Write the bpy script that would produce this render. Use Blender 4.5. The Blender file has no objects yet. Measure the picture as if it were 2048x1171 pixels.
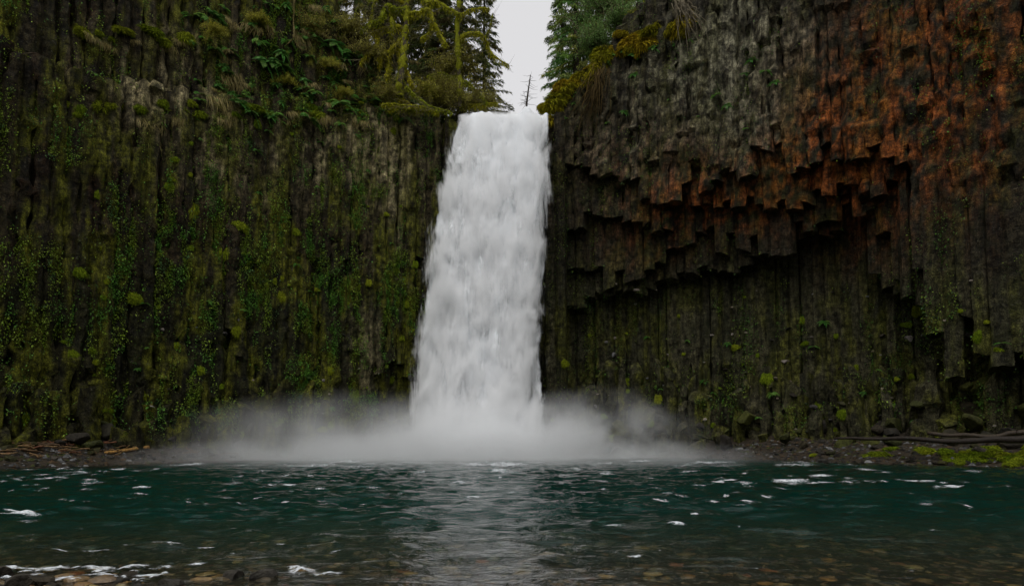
import bpy, math, random
import numpy as np
from mathutils import Vector

# ------------------------------------------------------------------ camera, sky, sun, exposure
sc = bpy.context.scene
col = sc.collection
R = math.radians
FPX = 1365.333          # focal length in pixels of the 2048 px wide photograph
CAMZ, PITCH, CYS = 1.7, R(4.0), 774.5
cam_d = bpy.data.cameras.new('camera'); cam = bpy.data.objects.new('camera', cam_d); col.objects.link(cam)
cam.location = (0, 0, CAMZ); cam.rotation_euler = (R(90) + PITCH, 0, 0)
cam_d.sensor_width = 36; cam_d.lens = 24
cam_d.shift_y = (CYS - 585.5) / 2048
cam_d.clip_start = 0.1; cam_d.clip_end = 2000
sc.camera = cam

SUN_EL, SUN_AZ = R(62), R(200)       # azimuth measured from +Y towards +X: light comes from behind the camera
w = bpy.data.worlds.new('World'); sc.world = w; w.use_nodes = True
nt = w.node_tree; nt.nodes.clear()
sky = nt.nodes.new('ShaderNodeTexSky'); sky.sky_type = 'NISHITA'; sky.sun_disc = False
sky.sun_elevation = SUN_EL; sky.sun_rotation = SUN_AZ
sky.air_density = 1.0; sky.dust_density = 6.0; sky.ozone_density = 1.0
hsv = nt.nodes.new('ShaderNodeHueSaturation'); hsv.inputs['Saturation'].default_value = 0.08
bg = nt.nodes.new('ShaderNodeBackground'); bg.inputs['Strength'].default_value = 0.15
wo = nt.nodes.new('ShaderNodeOutputWorld')
ovc = nt.nodes.new('ShaderNodeMix'); ovc.data_type = 'RGBA'; ovc.inputs[0].default_value = 0.8     # the even grey of full cloud cover
ovc.inputs[7].default_value = (4.0, 3.97, 4.05, 1)
nt.links.new(sky.outputs[0], hsv.inputs['Color']); nt.links.new(hsv.outputs[0], ovc.inputs[6]); nt.links.new(ovc.outputs[2], bg.inputs[0]); nt.links.new(bg.outputs[0], wo.inputs[0])
sun_d = bpy.data.lights.new('sun', 'SUN'); sun_d.energy = 0.8; sun_d.angle = R(40); sun_d.color = (1.0, 0.98, 0.95)
sun = bpy.data.objects.new('sun', sun_d); col.objects.link(sun); sun.location = (-20, -40, 80)
sd = Vector((math.sin(SUN_AZ) * math.cos(SUN_EL), math.cos(SUN_AZ) * math.cos(SUN_EL), math.sin(SUN_EL)))
sun.rotation_euler = sd.to_track_quat('Z', 'Y').to_euler()
sc.view_settings.view_transform = 'Standard'; sc.view_settings.look = 'None'
sc.view_settings.exposure = 0.4; sc.view_settings.gamma = 1.0
sc.render.engine = 'CYCLES'
cy = sc.cycles
cy.use_denoising = True
cy.max_bounces = 14; cy.diffuse_bounces = 4; cy.glossy_bounces = 3; cy.transmission_bounces = 4
cy.transparent_max_bounces = 24; cy.volume_bounces = 12
cy.volume_step_rate = 1.0; cy.volume_max_steps = 96
cy.caustics_reflective = False; cy.caustics_refractive = True
cy.sample_clamp_indirect = 6.0

rng = np.random.default_rng(7)
random.seed(7)

# ------------------------------------------------------------------ photo pixel <-> world
cP, sP = math.cos(PITCH), math.sin(PITCH)
def ray(px, py):
    u = (px - 1024) / FPX; v = (CYS - py) / FPX
    return np.array([u, cP - v * sP, sP + v * cP])
def at(px, py, Y):
    d = ray(px, py); t = Y / d[1]
    return np.array([d[0] * t, Y, CAMZ + d[2] * t])
def pxof(P):
    P = np.asarray(P, float); x = P[..., 0]; y = P[..., 1]; z = P[..., 2] - CAMZ
    f = y * cP + z * sP; up = -y * sP + z * cP
    f = np.maximum(f, 0.1)
    return 1024 + FPX * x / f, CYS - FPX * up / f
CK = 0.021
def C(x): return 57.0 - CK * np.asarray(x, float) ** 2          # the bowl of the cliff, in plan
def Cn(x):
    n = np.array([2 * CK * x, 1.0]); return n / np.linalg.norm(n)   # into the rock
def on_cliff(px, py, off=0.0):
    Y = 50.0
    for _ in range(12):
        p = at(px, py, Y); Y = 0.5 * Y + 0.5 * (float(C(p[0])) + off)
    return at(px, py, Y)

# ------------------------------------------------------------------ noise
def _h(i, j, k, s):
    n = (i * 374761393 + j * 668265263 + k * 2147483647 + s * 974711) & 0xFFFFFFFF
    n = ((n ^ (n >> 13)) * 1274126177) & 0xFFFFFFFF
    n = (n ^ (n >> 16)) & 0xFFFFFFFF
    n = (n * 2246822519) & 0xFFFFFFFF
    return ((n >> 8) & 0xFFFF) / 65535.0
def vn(P, s=0):
    P = np.asarray(P, float); F = np.floor(P).astype(np.int64); f = P - F; f = f * f * (3 - 2 * f)
    i, j, k = F[..., 0], F[..., 1], F[..., 2]; x, y, z = f[..., 0], f[..., 1], f[..., 2]
    def L(a, b, t): return a + (b - a) * t
    return L(L(L(_h(i, j, k, s), _h(i + 1, j, k, s), x), L(_h(i, j + 1, k, s), _h(i + 1, j + 1, k, s), x), y),
             L(L(_h(i, j, k + 1, s), _h(i + 1, j, k + 1, s), x), L(_h(i, j + 1, k + 1, s), _h(i + 1, j + 1, k + 1, s), x), y), z)
def fbm(P, o=4, s=0):
    P = np.asarray(P, float); a, t, m = 0, 0.5, 0
    for q in range(o):
        a = a + t * vn(P * 2.0 ** q, s + q * 17); m += t; t *= 0.5
    return a / m                                       # 0..1, mean about .5
def sm(a, b, x):
    t = np.clip((np.asarray(x, float) - a) / (b - a), 0, 1); return t * t * (3 - 2 * t)

# ------------------------------------------------------------------ mesh helpers
def mesh(name, V, quads=None, tris=None, cols=None, mat=None, smooth=True, sharp=None):
    me = bpy.data.meshes.new(name)
    V = np.asarray(V, np.float32).reshape(-1, 3)
    q = np.zeros((0, 4), np.int32) if quads is None or len(quads) == 0 else np.asarray(quads, np.int32)
    t = np.zeros((0, 3), np.int32) if tris is None or len(tris) == 0 else np.asarray(tris, np.int32)
    me.vertices.add(len(V)); me.vertices.foreach_set('co', V.ravel())
    lt = np.concatenate([q.ravel(), t.ravel()]).astype(np.int32)
    me.loops.add(len(lt)); me.loops.foreach_set('vertex_index', lt)
    n = len(q) + len(t); me.polygons.add(n)
    st = np.concatenate([np.arange(len(q)) * 4, len(q) * 4 + np.arange(len(t)) * 3]).astype(np.int32)
    me.polygons.foreach_set('loop_start', st)
    me.update(calc_edges=True)
    me.polygons.foreach_set('use_smooth', np.full(n, bool(smooth)))
    if sharp and smooth: me.set_sharp_from_angle(angle=R(sharp))
    if cols is not None:
        c = np.asarray(cols, np.float32)
        if c.shape[1] == 3: c = np.concatenate([c, np.ones((len(c), 1), np.float32)], 1)
        a = me.color_attributes.new('Col', 'FLOAT_COLOR', 'POINT'); a.data.foreach_set('color', c.ravel())
    if mat: me.materials.append(mat)
    return me
def link(name, me, parent=None, **kw):
    o = bpy.data.objects.new(name, me); col.objects.link(o)
    if parent is not None: o.parent = parent
    for k, v in kw.items(): o[k] = v
    return o
def thing(name, label, category, loc=(0, 0, 0), rz=0.0, scale=1.0, group=None, me=None):
    o = bpy.data.objects.new(name, me); col.objects.link(o)
    o.location = loc; o.rotation_euler = (0, 0, rz)
    o.scale = (scale,) * 3 if np.isscalar(scale) else scale
    o['label'] = label; o['category'] = category
    if group: o['group'] = group
    return o
def grid_faces(nr, nc, wrap=False):
    r = np.arange(nr - 1)[:, None]; c = np.arange(nc if wrap else nc - 1)[None, :]; c1 = (c + 1) % nc
    return np.stack([r * nc + c, r * nc + c1, (r + 1) * nc + c1, (r + 1) * nc + c], -1).reshape(-1, 4)
class MB:
    def __init__(s): s.V, s.Q, s.T, s.C, s.n = [], [], [], [], 0
    def add(s, V, Q=None, T=None, c=None):
        V = np.asarray(V, float).reshape(-1, 3)
        if Q is not None and len(Q): s.Q.append(np.asarray(Q) + s.n)
        if T is not None and len(T): s.T.append(np.asarray(T) + s.n)
        if c is None: c = np.array([1, 1, 1.0])
        c = np.asarray(c, float); s.C.append(np.broadcast_to(c, (len(V), 3)) if c.ndim == 1 else c)
        s.V.append(V); s.n += len(V)
    def tube(s, path, rad, sides=6, c=None, lump=0.0, seed=0):
        P = np.asarray(path, float); rad = np.broadcast_to(np.asarray(rad, float), (len(P),))
        T = np.gradient(P, axis=0); T /= np.linalg.norm(T, axis=1)[:, None] + 1e-9
        ref = np.where(np.abs(T[:, 2:3]) > 0.9, np.array([[1.0, 0, 0]]), np.array([[0, 0, 1.0]]))
        A = np.cross(T, ref); A /= np.linalg.norm(A, axis=1)[:, None] + 1e-9; B = np.cross(T, A)
        an = np.arange(sides) / sides * 2 * math.pi
        D = A[:, None] * np.cos(an)[None, :, None] + B[:, None] * np.sin(an)[None, :, None]
        V = P[:, None] + D * rad[:, None, None]
        if lump: V = V + D * (rad[:, None, None] * lump * (fbm(V * (0.9 / max(rad.max(), .03)), 2, seed)[..., None] - .4) * 2)
        n = len(P); V = V.reshape(-1, 3); nv = len(V)
        V = np.concatenate([V, P[:1], P[-1:]])
        k = np.arange(sides); k1 = (k + 1) % sides
        T0 = np.stack([np.full(sides, nv), k1, k], -1); T1 = np.stack([np.full(sides, nv + 1), (n - 1) * sides + k, (n - 1) * sides + k1], -1)
        s.add(V, grid_faces(n, sides, True), np.concatenate([T0, T1]), c)
    def leaves(s, P, N, L, W, c, droop=0.0, seed=0):
        """one bent rhombus per point, lying out along N"""
        r = np.random.default_rng(seed + len(P)); n = len(P)
        N = N / (np.linalg.norm(N, axis=1)[:, None] + 1e-9)
        rnd = r.normal(size=(n, 3)); S = np.cross(N, rnd); S /= np.linalg.norm(S, axis=1)[:, None] + 1e-9
        L = np.broadcast_to(L, (n,))[:, None]; W = np.broadcast_to(W, (n,))[:, None]
        dz = np.array([0, 0, -1.0]) * L * droop
        mid = P + N * L * .5 + dz * .25
        tip = P + N * L + dz
        V = np.stack([P, mid + S * W * .5, tip, mid - S * W * .5], 1).reshape(-1, 3)
        Q = np.arange(n * 4).reshape(-1, 4)
        cc = np.asarray(c, float)
        cc = np.repeat(np.broadcast_to(cc, (n, 3)), 4, 0)
        s.add(V, Q, None, cc)
    def mesh(s, name, mat, smooth=True, sharp=None):
        return mesh(name, np.concatenate(s.V), np.concatenate(s.Q) if s.Q else None, np.concatenate(s.T) if s.T else None,
                    np.concatenate(s.C), mat, smooth, sharp)
def spline(pts, n):
    P = np.asarray(pts, float); t = np.linspace(0, len(P) - 1, n)
    i = np.clip(t.astype(int), 0, len(P) - 2); f = (t - i)[:, None]
    p0 = P[np.maximum(i - 1, 0)]; p1 = P[i]; p2 = P[i + 1]; p3 = P[np.minimum(i + 2, len(P) - 1)]
    return .5 * (2 * p1 + (p2 - p0) * f + (2 * p0 - 5 * p1 + 4 * p2 - p3) * f ** 2 + (3 * p1 - p0 - 3 * p2 + p3) * f ** 3)
ICO = None
def ico():
    global ICO
    if ICO is None:
        import bmesh
        b = bmesh.new(); bmesh.ops.create_icosphere(b, subdivisions=3, radius=1)
        b.verts.ensure_lookup_table()
        ICO = [np.array([v.co[:] for v in b.verts]), np.array([[v.index for v in f.verts] for f in b.faces])]
        b2 = bmesh.new(); bmesh.ops.create_icosphere(b2, subdivisions=2, radius=1)
        ICO += [np.array([v.co[:] for v in b2.verts]), np.array([[v.index for v in f.verts] for f in b2.faces])]
    return ICO

# ------------------------------------------------------------------ materials
def mat(name):
    m = bpy.data.materials.new(name); m.use_nodes = True; t = m.node_tree; t.nodes.clear()
    return m, t, t.nodes.new('ShaderNodeOutputMaterial')
class N:
    def __init__(s, t): s.t = t
    def n(s, kind, **kw):
        o = s.t.nodes.new(kind)
        for k, v in kw.items(): setattr(o, k, v)
        return o
    def put(s, sock, v):
        if hasattr(v, 'is_linked') or isinstance(v, bpy.types.NodeSocket): s.t.links.new(v, sock)
        else: sock.default_value = v
    def math(s, op, a, b=0.0, c=0.0, clamp=False):
        o = s.n('ShaderNodeMath', operation=op, use_clamp=clamp)
        for i, v in enumerate((a, b, c)): s.put(o.inputs[i], v)
        return o.outputs[0]
    def noise(s, vec, scale, detail=4, rough=.55, dist=0.0):
        o = s.n('ShaderNodeTexNoise'); s.put(o.inputs['Vector'], vec)
        o.inputs['Scale'].default_value = scale; o.inputs['Detail'].default_value = detail
        o.inputs['Roughness'].default_value = rough; o.inputs['Distortion'].default_value = dist
        return o.outputs['Fac']
    def ramp(s, fac, lo, hi, a=0.0, b=1.0):
        o = s.n('ShaderNodeMapRange', interpolation_type='SMOOTHSTEP'); s.put(o.inputs[0], fac)
        for i, v in enumerate((lo, hi, a, b)): s.put(o.inputs[i + 1], v)
        return o.outputs[0]
    def mix(s, f, a, b, blend='MIX'):
        o = s.n('ShaderNodeMix', data_type='RGBA', blend_type=blend)
        s.put(o.inputs[0], f); s.put(o.inputs[6], a); s.put(o.inputs[7], b)
        return o.outputs[2]
    def mapping(s, vec, scale=(1, 1, 1), loc=(0, 0, 0)):
        o = s.n('ShaderNodeMapping'); s.put(o.inputs['Vector'], vec); o.inputs['Scale'].default_value = scale; o.inputs['Location'].default_value = loc
        return o.outputs[0]
    def bump(s, h, strength=.5, dist=.1):
        o = s.n('ShaderNodeBump'); o.inputs['Strength'].default_value = strength; o.inputs['Distance'].default_value = dist
        s.put(o.inputs['Height'], h); return o.outputs[0]
    def pos(s): return s.n('ShaderNodeNewGeometry').outputs['Position']
    def vcol(s): return s.n('ShaderNodeVertexColor', layer_name='Col').outputs['Color']
    def rand(s): return s.n('ShaderNodeObjectInfo').outputs['Random']
    def bsdf(s, color, rough=.7, normal=None, **kw):
        b = s.n('ShaderNodeBsdfPrincipled'); s.put(b.inputs['Base Color'], color); s.put(b.inputs['Roughness'], rough)
        if normal is not None: s.put(b.inputs['Normal'], normal)
        for k, v in kw.items(): s.put(b.inputs[k.replace('_', ' ')], v)
        return b.outputs[0]
def c4(r, g, b): return (r, g, b, 1)

def rock_material():
    """wet basalt: vertex colour carries the stains, noise gives grain, lichen specks and moss film"""
    m, t, out = mat('wet_basalt'); n = N(t); p = n.pos()
    g = n.noise(p, 2.6, 6, .65); fine = n.noise(p, 14, 4, .7)
    streak = n.noise(n.mapping(p, (3.0, 3.0, .35)), 1.6, 5, .6)
    base = n.vcol()
    k = n.math('MULTIPLY', n.ramp(g, .30, .72, .25, 2.0), n.ramp(fine, .32, .70, .35, 1.9))
    base = n.mix(1.0, base, n.mix(1.0, c4(0, 0, 0), n.n('ShaderNodeCombineColor').outputs[0]), 'ADD') if False else base
    kk = n.n('ShaderNodeCombineColor'); [n.put(kk.inputs[i], k) for i in range(3)]
    c = n.mix(1.0, base, kk.outputs[0], 'MULTIPLY')
    dark = n.ramp(streak, .42, .60, 0, 1)
    c = n.mix(n.math('MULTIPLY', dark, .55), c, c4(.003, .003, .0025))
    film = n.math('MULTIPLY', n.ramp(n.noise(n.mapping(p, (1, 1, .45)), 1.1, 5, .6), .50, .66), n.ramp(fine, .4, .6))
    c = n.mix(n.math('MULTIPLY', film, .6), c, c4(.018, .023, .004))
    speck = n.math('MULTIPLY', n.ramp(n.noise(p, 6.0, 4, .65), .58, .66), n.ramp(n.noise(p, .7, 3), .42, .62))
    c = n.mix(n.math('MULTIPLY', speck, .6), c, c4(.105, .098, .068))
    h = n.math('ADD', n.math('MULTIPLY', g, 1.0), n.math('MULTIPLY', fine, .35))
    rough = n.ramp(n.noise(p, 1.7, 3), .35, .65, .55, .95)
    t.links.new(n.bsdf(c, rough, n.bump(h, 1.0, .30), Specular_IOR_Level=.12), out.inputs[0])
    return m
def plain(name, color=None, rough=.8, vary=.5, scale=6.0, bump=.3, trans=0.0, spec=.3, randmix=None, gain=1.0):
    """vertex colour (or a flat one) broken up by noise and by a value drawn for each object"""
    m, t, out = mat(name); n = N(t); p = n.pos()
    c = n.vcol() if color is None else c4(*color)
    k = n.ramp(n.noise(p, scale, 4, .6), .25, .75, gain * (1 - vary), gain * (1 + vary))
    if randmix is not None: c = n.mix(n.rand(), c, n.mix(1.0, c, c4(*randmix), 'MULTIPLY'))
    kk = n.n('ShaderNodeCombineColor'); [n.put(kk.inputs[i], k) for i in range(3)]
    c = n.mix(1.0, c, kk.outputs[0], 'MULTIPLY')
    nb = n.bump(n.noise(p, scale * 2.5, 3, .6), bump, .05) if bump else None
    b = n.bsdf(c, rough, nb, Specular_IOR_Level=spec)
    if trans:
        tr = n.n('ShaderNodeBsdfTranslucent'); n.put(tr.inputs[0], c)
        mx = n.n('ShaderNodeMixShader'); mx.inputs[0].default_value = trans
        t.links.new(b, mx.inputs[1]); t.links.new(tr.outputs[0], mx.inputs[2]); b = mx.outputs[0]
    t.links.new(b, out.inputs[0]); return m
M_ROCK = rock_material()
M_LEAF = plain('leaf', None, .55, .35, 3.0, 0, .3, .3, None, 1.4)
M_MOSS = plain('moss', None, .95, .45, 9.0, .6, .15, .1, (.55, .75, .6), 1.45)
M_NEEDLE = plain('conifer_needles', None, .7, .4, 2.0, 0, .4, .2, None, 1.55)
M_BARK = plain('bark', None, .9, .5, 8.0, .8)
M_WOOD = plain('driftwood', None, .6, .45, 9.0, .6, 0, .3)
M_STONE = plain('river_stone', None, .35, .5, 12.0, .4, 0, .5, (1.7, 1.3, .9))
M_TALUS = plain('talus_rock', None, .75, .6, 7.0, .9, 0, .2, (1.4, 1.25, 1.0))
M_GROUND = plain('bed_ground', None, .8, .6, 5.0, .8)

def water_material():
    m, t, out = mat('pool_water'); n = N(t); p = n.pos()
    h = n.math('ADD', n.noise(n.mapping(p, (1, 1.9, 1)), 2.2, 4, .55, .6), n.math('MULTIPLY', n.noise(n.mapping(p, (1, 1.6, 1)), 7.0, 3, .55, .4), .25))
    b = n.bump(h, .5, .12)
    gl = n.n('ShaderNodeBsdfGlass'); gl.inputs['IOR'].default_value = 1.33; gl.inputs['Roughness'].default_value = .01; n.put(gl.inputs['Normal'], b)
    t.links.new(gl.outputs[0], out.inputs['Surface'])
    vs = n.n('ShaderNodeVolumeScatter'); vs.inputs['Color'].default_value = c4(.06, .85, .80); vs.inputs['Density'].default_value = .085
    va = n.n('ShaderNodeVolumeAbsorption'); va.inputs['Color'].default_value = c4(.12, .50, .36); va.inputs['Density'].default_value = .75
    ad = n.n('ShaderNodeAddShader'); t.links.new(vs.outputs[0], ad.inputs[0]); t.links.new(va.outputs[0], ad.inputs[1])
    t.links.new(ad.outputs[0], out.inputs['Volume'])
    return m
M_WATER = water_material()
def falls_material(seed, lo, hi, edge):
    """falling white water: torn curtain, thinner where the noise opens holes and towards the frayed edge (u in Col.r)"""
    m, t, out = mat('falling_water'); n = N(t); p = n.pos()
    v = n.vcol(); sp = n.n('ShaderNodeSeparateColor'); n.put(sp.inputs[0], v)
    q = n.mapping(p, (1.0, .5, .42), (seed * 7.3, 0, seed * 3.1))
    big = n.noise(q, .62, 5, .58, 1.0)
    str_ = n.noise(n.mapping(p, (3.2, 1.0, .42), (seed, 0, 0)), 1.5, 4, .6, .3)
    a = n.math('ADD', n.math('MULTIPLY', big, .80), n.math('MULTIPLY', str_, .20))
    d = n.math('MULTIPLY', n.ramp(sp.outputs[0], 0, edge, -.32, .06), 1.0)
    a = n.math('ADD', a, d)
    a = n.math('ADD', a, n.math('MULTIPLY', sp.outputs[1], 1.0))
    al = n.ramp(a, lo, hi)
    df = n.n('ShaderNodeBsdfDiffuse'); df.inputs[0].default_value = c4(.93, .95, .97)
    tl = n.n('ShaderNodeBsdfTranslucent'); tl.inputs[0].default_value = c4(.93, .95, .97)
    m1 = n.n('ShaderNodeMixShader'); m1.inputs[0].default_value = .25; t.links.new(df.outputs[0], m1.inputs[1]); t.links.new(tl.outputs[0], m1.inputs[2])
    tr = n.n('ShaderNodeBsdfTransparent')
    m2 = n.n('ShaderNodeMixShader'); n.put(m2.inputs[0], al); t.links.new(tr.outputs[0], m2.inputs[1]); t.links.new(m1.outputs[0], m2.inputs[2])
    t.links.new(m2.outputs[0], out.inputs[0]); return m
M_FOAM = plain('foam', (.70, .73, .76), .9, .15, 8.0, .5, .2, .2)
def mist_material(name, dens, scale, lo, hi, power=1.5):
    m, t, out = mat(name); n = N(t); p = n.pos()
    o = n.n('ShaderNodeTexCoord').outputs['Object']
    ln = n.n('ShaderNodeVectorMath', operation='DOT_PRODUCT'); n.put(ln.inputs[0], o); n.put(ln.inputs[1], o)
    e = n.math('POWER', n.math('SUBTRACT', 1.0, ln.outputs['Value'], clamp=True), power)
    z = n.noise(n.mapping(p, (1, .6, 1.2)), scale, 4, .55, .25)
    d = n.math('MULTIPLY', n.math('MULTIPLY', e, n.ramp(z, lo, hi, .05, 1.0)), dens)
    pv = n.n('ShaderNodeVolumePrincipled'); pv.inputs['Color'].default_value = c4(.99, .995, 1); n.put(pv.inputs['Density'], d)
    pv.inputs['Anisotropy'].default_value = .1
    t.links.new(pv.outputs[0], out.inputs['Volume']); return m

# ------------------------------------------------------------------ the ground under the pool and its banks
def bank_w(x): return np.where(x < 0, 5.5 * sm(-11, -21, x), 4.5 * sm(9, 21, x))
def ground_z(x, y):
    x = np.asarray(x, float); y = np.asarray(y, float)
    P = np.stack([x, y, 0 * x], -1)
    near = np.interp(y, [-20, 2, 6.0, 8.0, 9.0, 12, 15, 20, 60], [1.5, .30, .04, -.13, -.19, -.46, -1.0, -2.9, -4.0])
    near = near + .13 * sm(-1, -5, x) * sm(9.6, 8.2, y)
    near = near + .05 * (fbm(P * .9, 3, 3) - .5)
    slope = np.sqrt(1 + (2 * CK * x) ** 2)
    d = (C(x) - y) / slope                       # metres in front of the cliff
    b = bank_w(x)
    bank = np.interp(d - b, [-6, -3, 0, 2, 6], [1.9, .85, .0, -.7, -3.0]) + .5 * (fbm(P * .6, 3, 5) - .5) * sm(2, -1, d - b)
    return np.maximum(near, np.where(d > 8, -9, bank))
def build_ground():
    xs = np.concatenate([np.arange(-90, -12, .6), np.arange(-12, 12, .15), np.arange(12, 90.1, .6)])
    ys = np.concatenate([np.arange(-30, 5, 1.0), np.arange(5, 14, .12), np.arange(14, 64, .5)])
    X, Y = np.meshgrid(xs, ys); Z = ground_z(X, Y)
    V = np.stack([X, Y, Z], -1).reshape(-1, 3)
    g = fbm(V * 1.4, 3, 9)[:, None]
    c = (1 - g) * np.array([.014, .010, .005]) + g * np.array([.035, .025, .013])
    link('riverbed', mesh('riverbed', V, grid_faces(len(ys), len(xs)), None, c, M_GROUND), kind='structure')
build_ground()

# ------------------------------------------------------------------ pool
def wave(x, y):
    x = np.asarray(x, float); y = np.asarray(y, float)
    k = sm(6.5, 16, y); amp = .045 + .11 * k
    P = np.stack([x * .55, y * 1.05, 0 * x], -1)
    wpx = (fbm(P * .5, 2, 31) - .5) * 2.2
    a = fbm(np.stack([x * .6 + wpx, y * 1.15 + wpx, 0 * x + 2], -1), 3, 41)
    b = fbm(np.stack([x * 1.7, y * 3.0 + wpx, 0 * x + 5], -1), 2, 51)
    r = 1 - np.abs(2 * a - 1) * 1.7
    h = amp * (r * .75 + (b - .5) * .7 - .35)
    shore = sm(-.02, .25, -ground_z(x, y))
    return h * (.25 + .75 * shore)
def build_pool():
    xs = np.concatenate([np.arange(-50, -12, .30), np.arange(-12, 12, .085), np.arange(12, 50.1, .30)])
    ys = [4.5]
    while ys[-1] < 62: ys.append(ys[-1] + .045 + .0042 * (ys[-1] - 4.5))
    ys = np.array(ys)
    X, Y = np.meshgrid(xs, ys); Z = wave(X, Y)
    nr, nc = X.shape
    top = np.stack([X, Y, Z], -1).reshape(-1, 3)
    idx = np.arange(nr * nc).reshape(nr, nc)
    rim = np.concatenate([idx[0, :-1], idx[:-1, -1], idx[-1, :0:-1], idx[:0:-1, 0]])
    bot = top[rim].copy(); bot[:, 2] = -9.5
    nv = len(top); k = np.arange(len(rim)); k1 = (k + 1) % len(rim)
    side = np.stack([rim[k], nv + k, nv + k1, rim[k1]], -1)
    ctr = np.array([[0, 30, -9.5]]); tri = np.stack([nv + k, np.full(len(k), nv + len(rim)), nv + k1], -1)
    link('water', mesh('water', np.concatenate([top, bot, ctr]), np.concatenate([grid_faces(nr, nc), side]), tri, None, M_WATER), kind='structure')
build_pool()

# ------------------------------------------------------------------ cliffs
RIM_R = [(2.6, 27.6), (4, 28.8), (5.5, 31.5), (7.5, 33.6), (9.5, 36.2), (12, 38.2), (16, 40.0), (22, 41), (50, 42)]
RIM_L = [(-4.6, 28.0), (-6, 28.2), (-8, 28.4), (-12, 28.0), (-17, 27.2), (-22, 25.8), (-27, 24.3), (-50, 24)]
UP_L = [(-4.6, 28.3), (-8, 29.5), (-11, 33), (-14, 37), (-18, 41), (-50, 43)]
def rimR(x): return np.interp(x, *zip(*RIM_R))
def rimL(x): return np.interp(-np.asarray(x), *zip(*[(-a, b) for a, b in RIM_L]))
def upL(x): return np.interp(-np.asarray(x), *zip(*[(-a, b) for a, b in UP_L]))
T1 = [(1100, 300), (1190, 330), (1240, 345), (1280, 368), (1370, 374), (1400, 360), (1450, 345), (1540, 325), (1640, 312), (1700, 330), (1780, 310), (1848, 292), (1862, 640), (1890, 560), (1900, 690), (1960, 620), (1970, 700), (2060, 680)]
T2 = [(1100, 430), (1190, 440), (1230, 456), (1290, 446), (1330, 480), (1365, 400), (1430, 412), (1500, 404), (1560, 385), (1600, 412), (1650, 370), (1700, 402), (1760, 398), (1806, 384), (1818, 560), (2060, 700)]
T3 = [(1100, 530), (1165, 545), (1240, 542), (1290, 525), (1340, 492), (1400, 502), (1450, 478), (1500, 470), (1560, 482), (1620, 470), (1690, 455), (1705, 405), (1780, 398), (1790, 520), (2060, 700)]
T4 = [(1100, 600), (1150, 610), (1190, 590), (1240, 590), (1300, 578), (1340, 560), (1400, 552), (1450, 545), (1500, 520), (1560, 500), (1690, 470), (1705, 415), (1752, 412), (1764, 560), (2060, 700)]
T5 = [(1100, 690), (1200, 690), (1300, 672), (1400, 662), (1480, 655), (1540, 690), (1600, 720), (1750, 700), (1880, 650), (2060, 690)]

def arcs(x0, x1, step):
    xs = np.linspace(x0, x1, 4000); s = np.concatenate([[0], np.cumsum(np.hypot(np.diff(xs), np.diff(C(xs))))])
    return np.interp(np.arange(0, s[-1], step), s, xs)
def gauss(px, py, L):
    a = 0
    for (x, y, sx, sy, k) in L: a = a + k * np.exp(-((px - x) / sx) ** 2 - ((py - y) / sy) ** 2)
    return a
RUST = [(1740, 300, 150, 70, 1.1), (1600, 330, 150, 45, .8), (1400, 400, 100, 50, .5), (1960, 130, 120, 130, .8), (1860, 50, 140, 80, .6), (1800, 200, 120, 80, .5), (1480, 420, 170, 45, .5),
        (1290, 330, 130, 90, .25), (1700, 390, 130, 40, .9), (1690, 190, 130, 120, .5), (1300, 480, 90, 60, .22), (1730, 470, 90, 60, .3), (1950, 330, 60, 100, .35)]
PALE = [(1490, 130, 95, 150, .8), (1330, 170, 140, 100, .5), (1500, 280, 70, 60, .8), (1600, 120, 70, 120, .4), (1450, 60, 100, 60, .6), (1240, 330, 100, 90, .35),
        (680, 290, 100, 80, 1.0), (800, 330, 55, 140, .9), (560, 330, 80, 80, .35), (330, 150, 130, 90, 1.1), (440, 280, 60, 120, .25), (740, 700, 40, 70, .5), (400, 320, 60, 60, .2)]
def rock_color(V, seed):
    px, py = pxof(V)
    n1 = fbm(V * np.array([1.1, 1.1, .5]), 4, 70); n2 = fbm(V * 2.3, 3, 81); n3 = fbm(V * np.array([1.6, 1.6, .12]), 3, 95)
    r = random.Random(seed); tone = r.uniform(.7, 1.35)
    left = px < 1000
    base = np.where(left[:, None], np.array([.027, .021, .010]), np.array([.027, .023, .013])) * tone
    base = base * (.6 + .8 * n1[:, None])
    low = sm(480, 620, py)[:, None]
    base = base * (1 + np.where(left[:, None], -.2, .75) * low) + np.array([.0, .004, .0]) * low
    redb = (sm(.5, .7, n3) * sm(700, 350, py))[:, None] * .5
    base = base * (1 - redb) + np.array([.035, .014, .007]) * redb
    pale = np.clip(gauss(px, py, PALE) * sm(.40, .60, np.where(left, n3 * .7 + n2 * .3, n3 * .35 + n2 * .65)) * 1.6, 0, 1)[:, None]
    tan = np.where(left[:, None], np.array([.25, .21, .11]), np.array([.17, .16, .105]))
    base = base * (1 - pale) + tan * pale * (.5 + n2[:, None])
    rust = np.clip(gauss(px, py, RUST) * sm(.42, .58, n1 * .3 + n2 * .7) * 1.3, 0, 1)[:, None]
    rc = np.array([.225, .066, .015]) * (.18 + 1.3 * n2[:, None])
    base = base * (1 - rust) + rc * rust
    moss = np.clip(sm(.46, .62, fbm(V * np.array([1.2, 1.2, .30]), 4, 120)) * np.where(left, .95 - .5 * np.clip(gauss(px, py, PALE), 0, 1), .22 + .38 * sm(520, 680, py)), 0, 1)[:, None]
    mc = np.array([.088, .090, .008]) * (.45 + 1.1 * n2[:, None])
    return base * (1 - moss) + mc * moss
SURF = {'L': [], 'R': []}          # points and outward directions on the rock, for the plants
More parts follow.
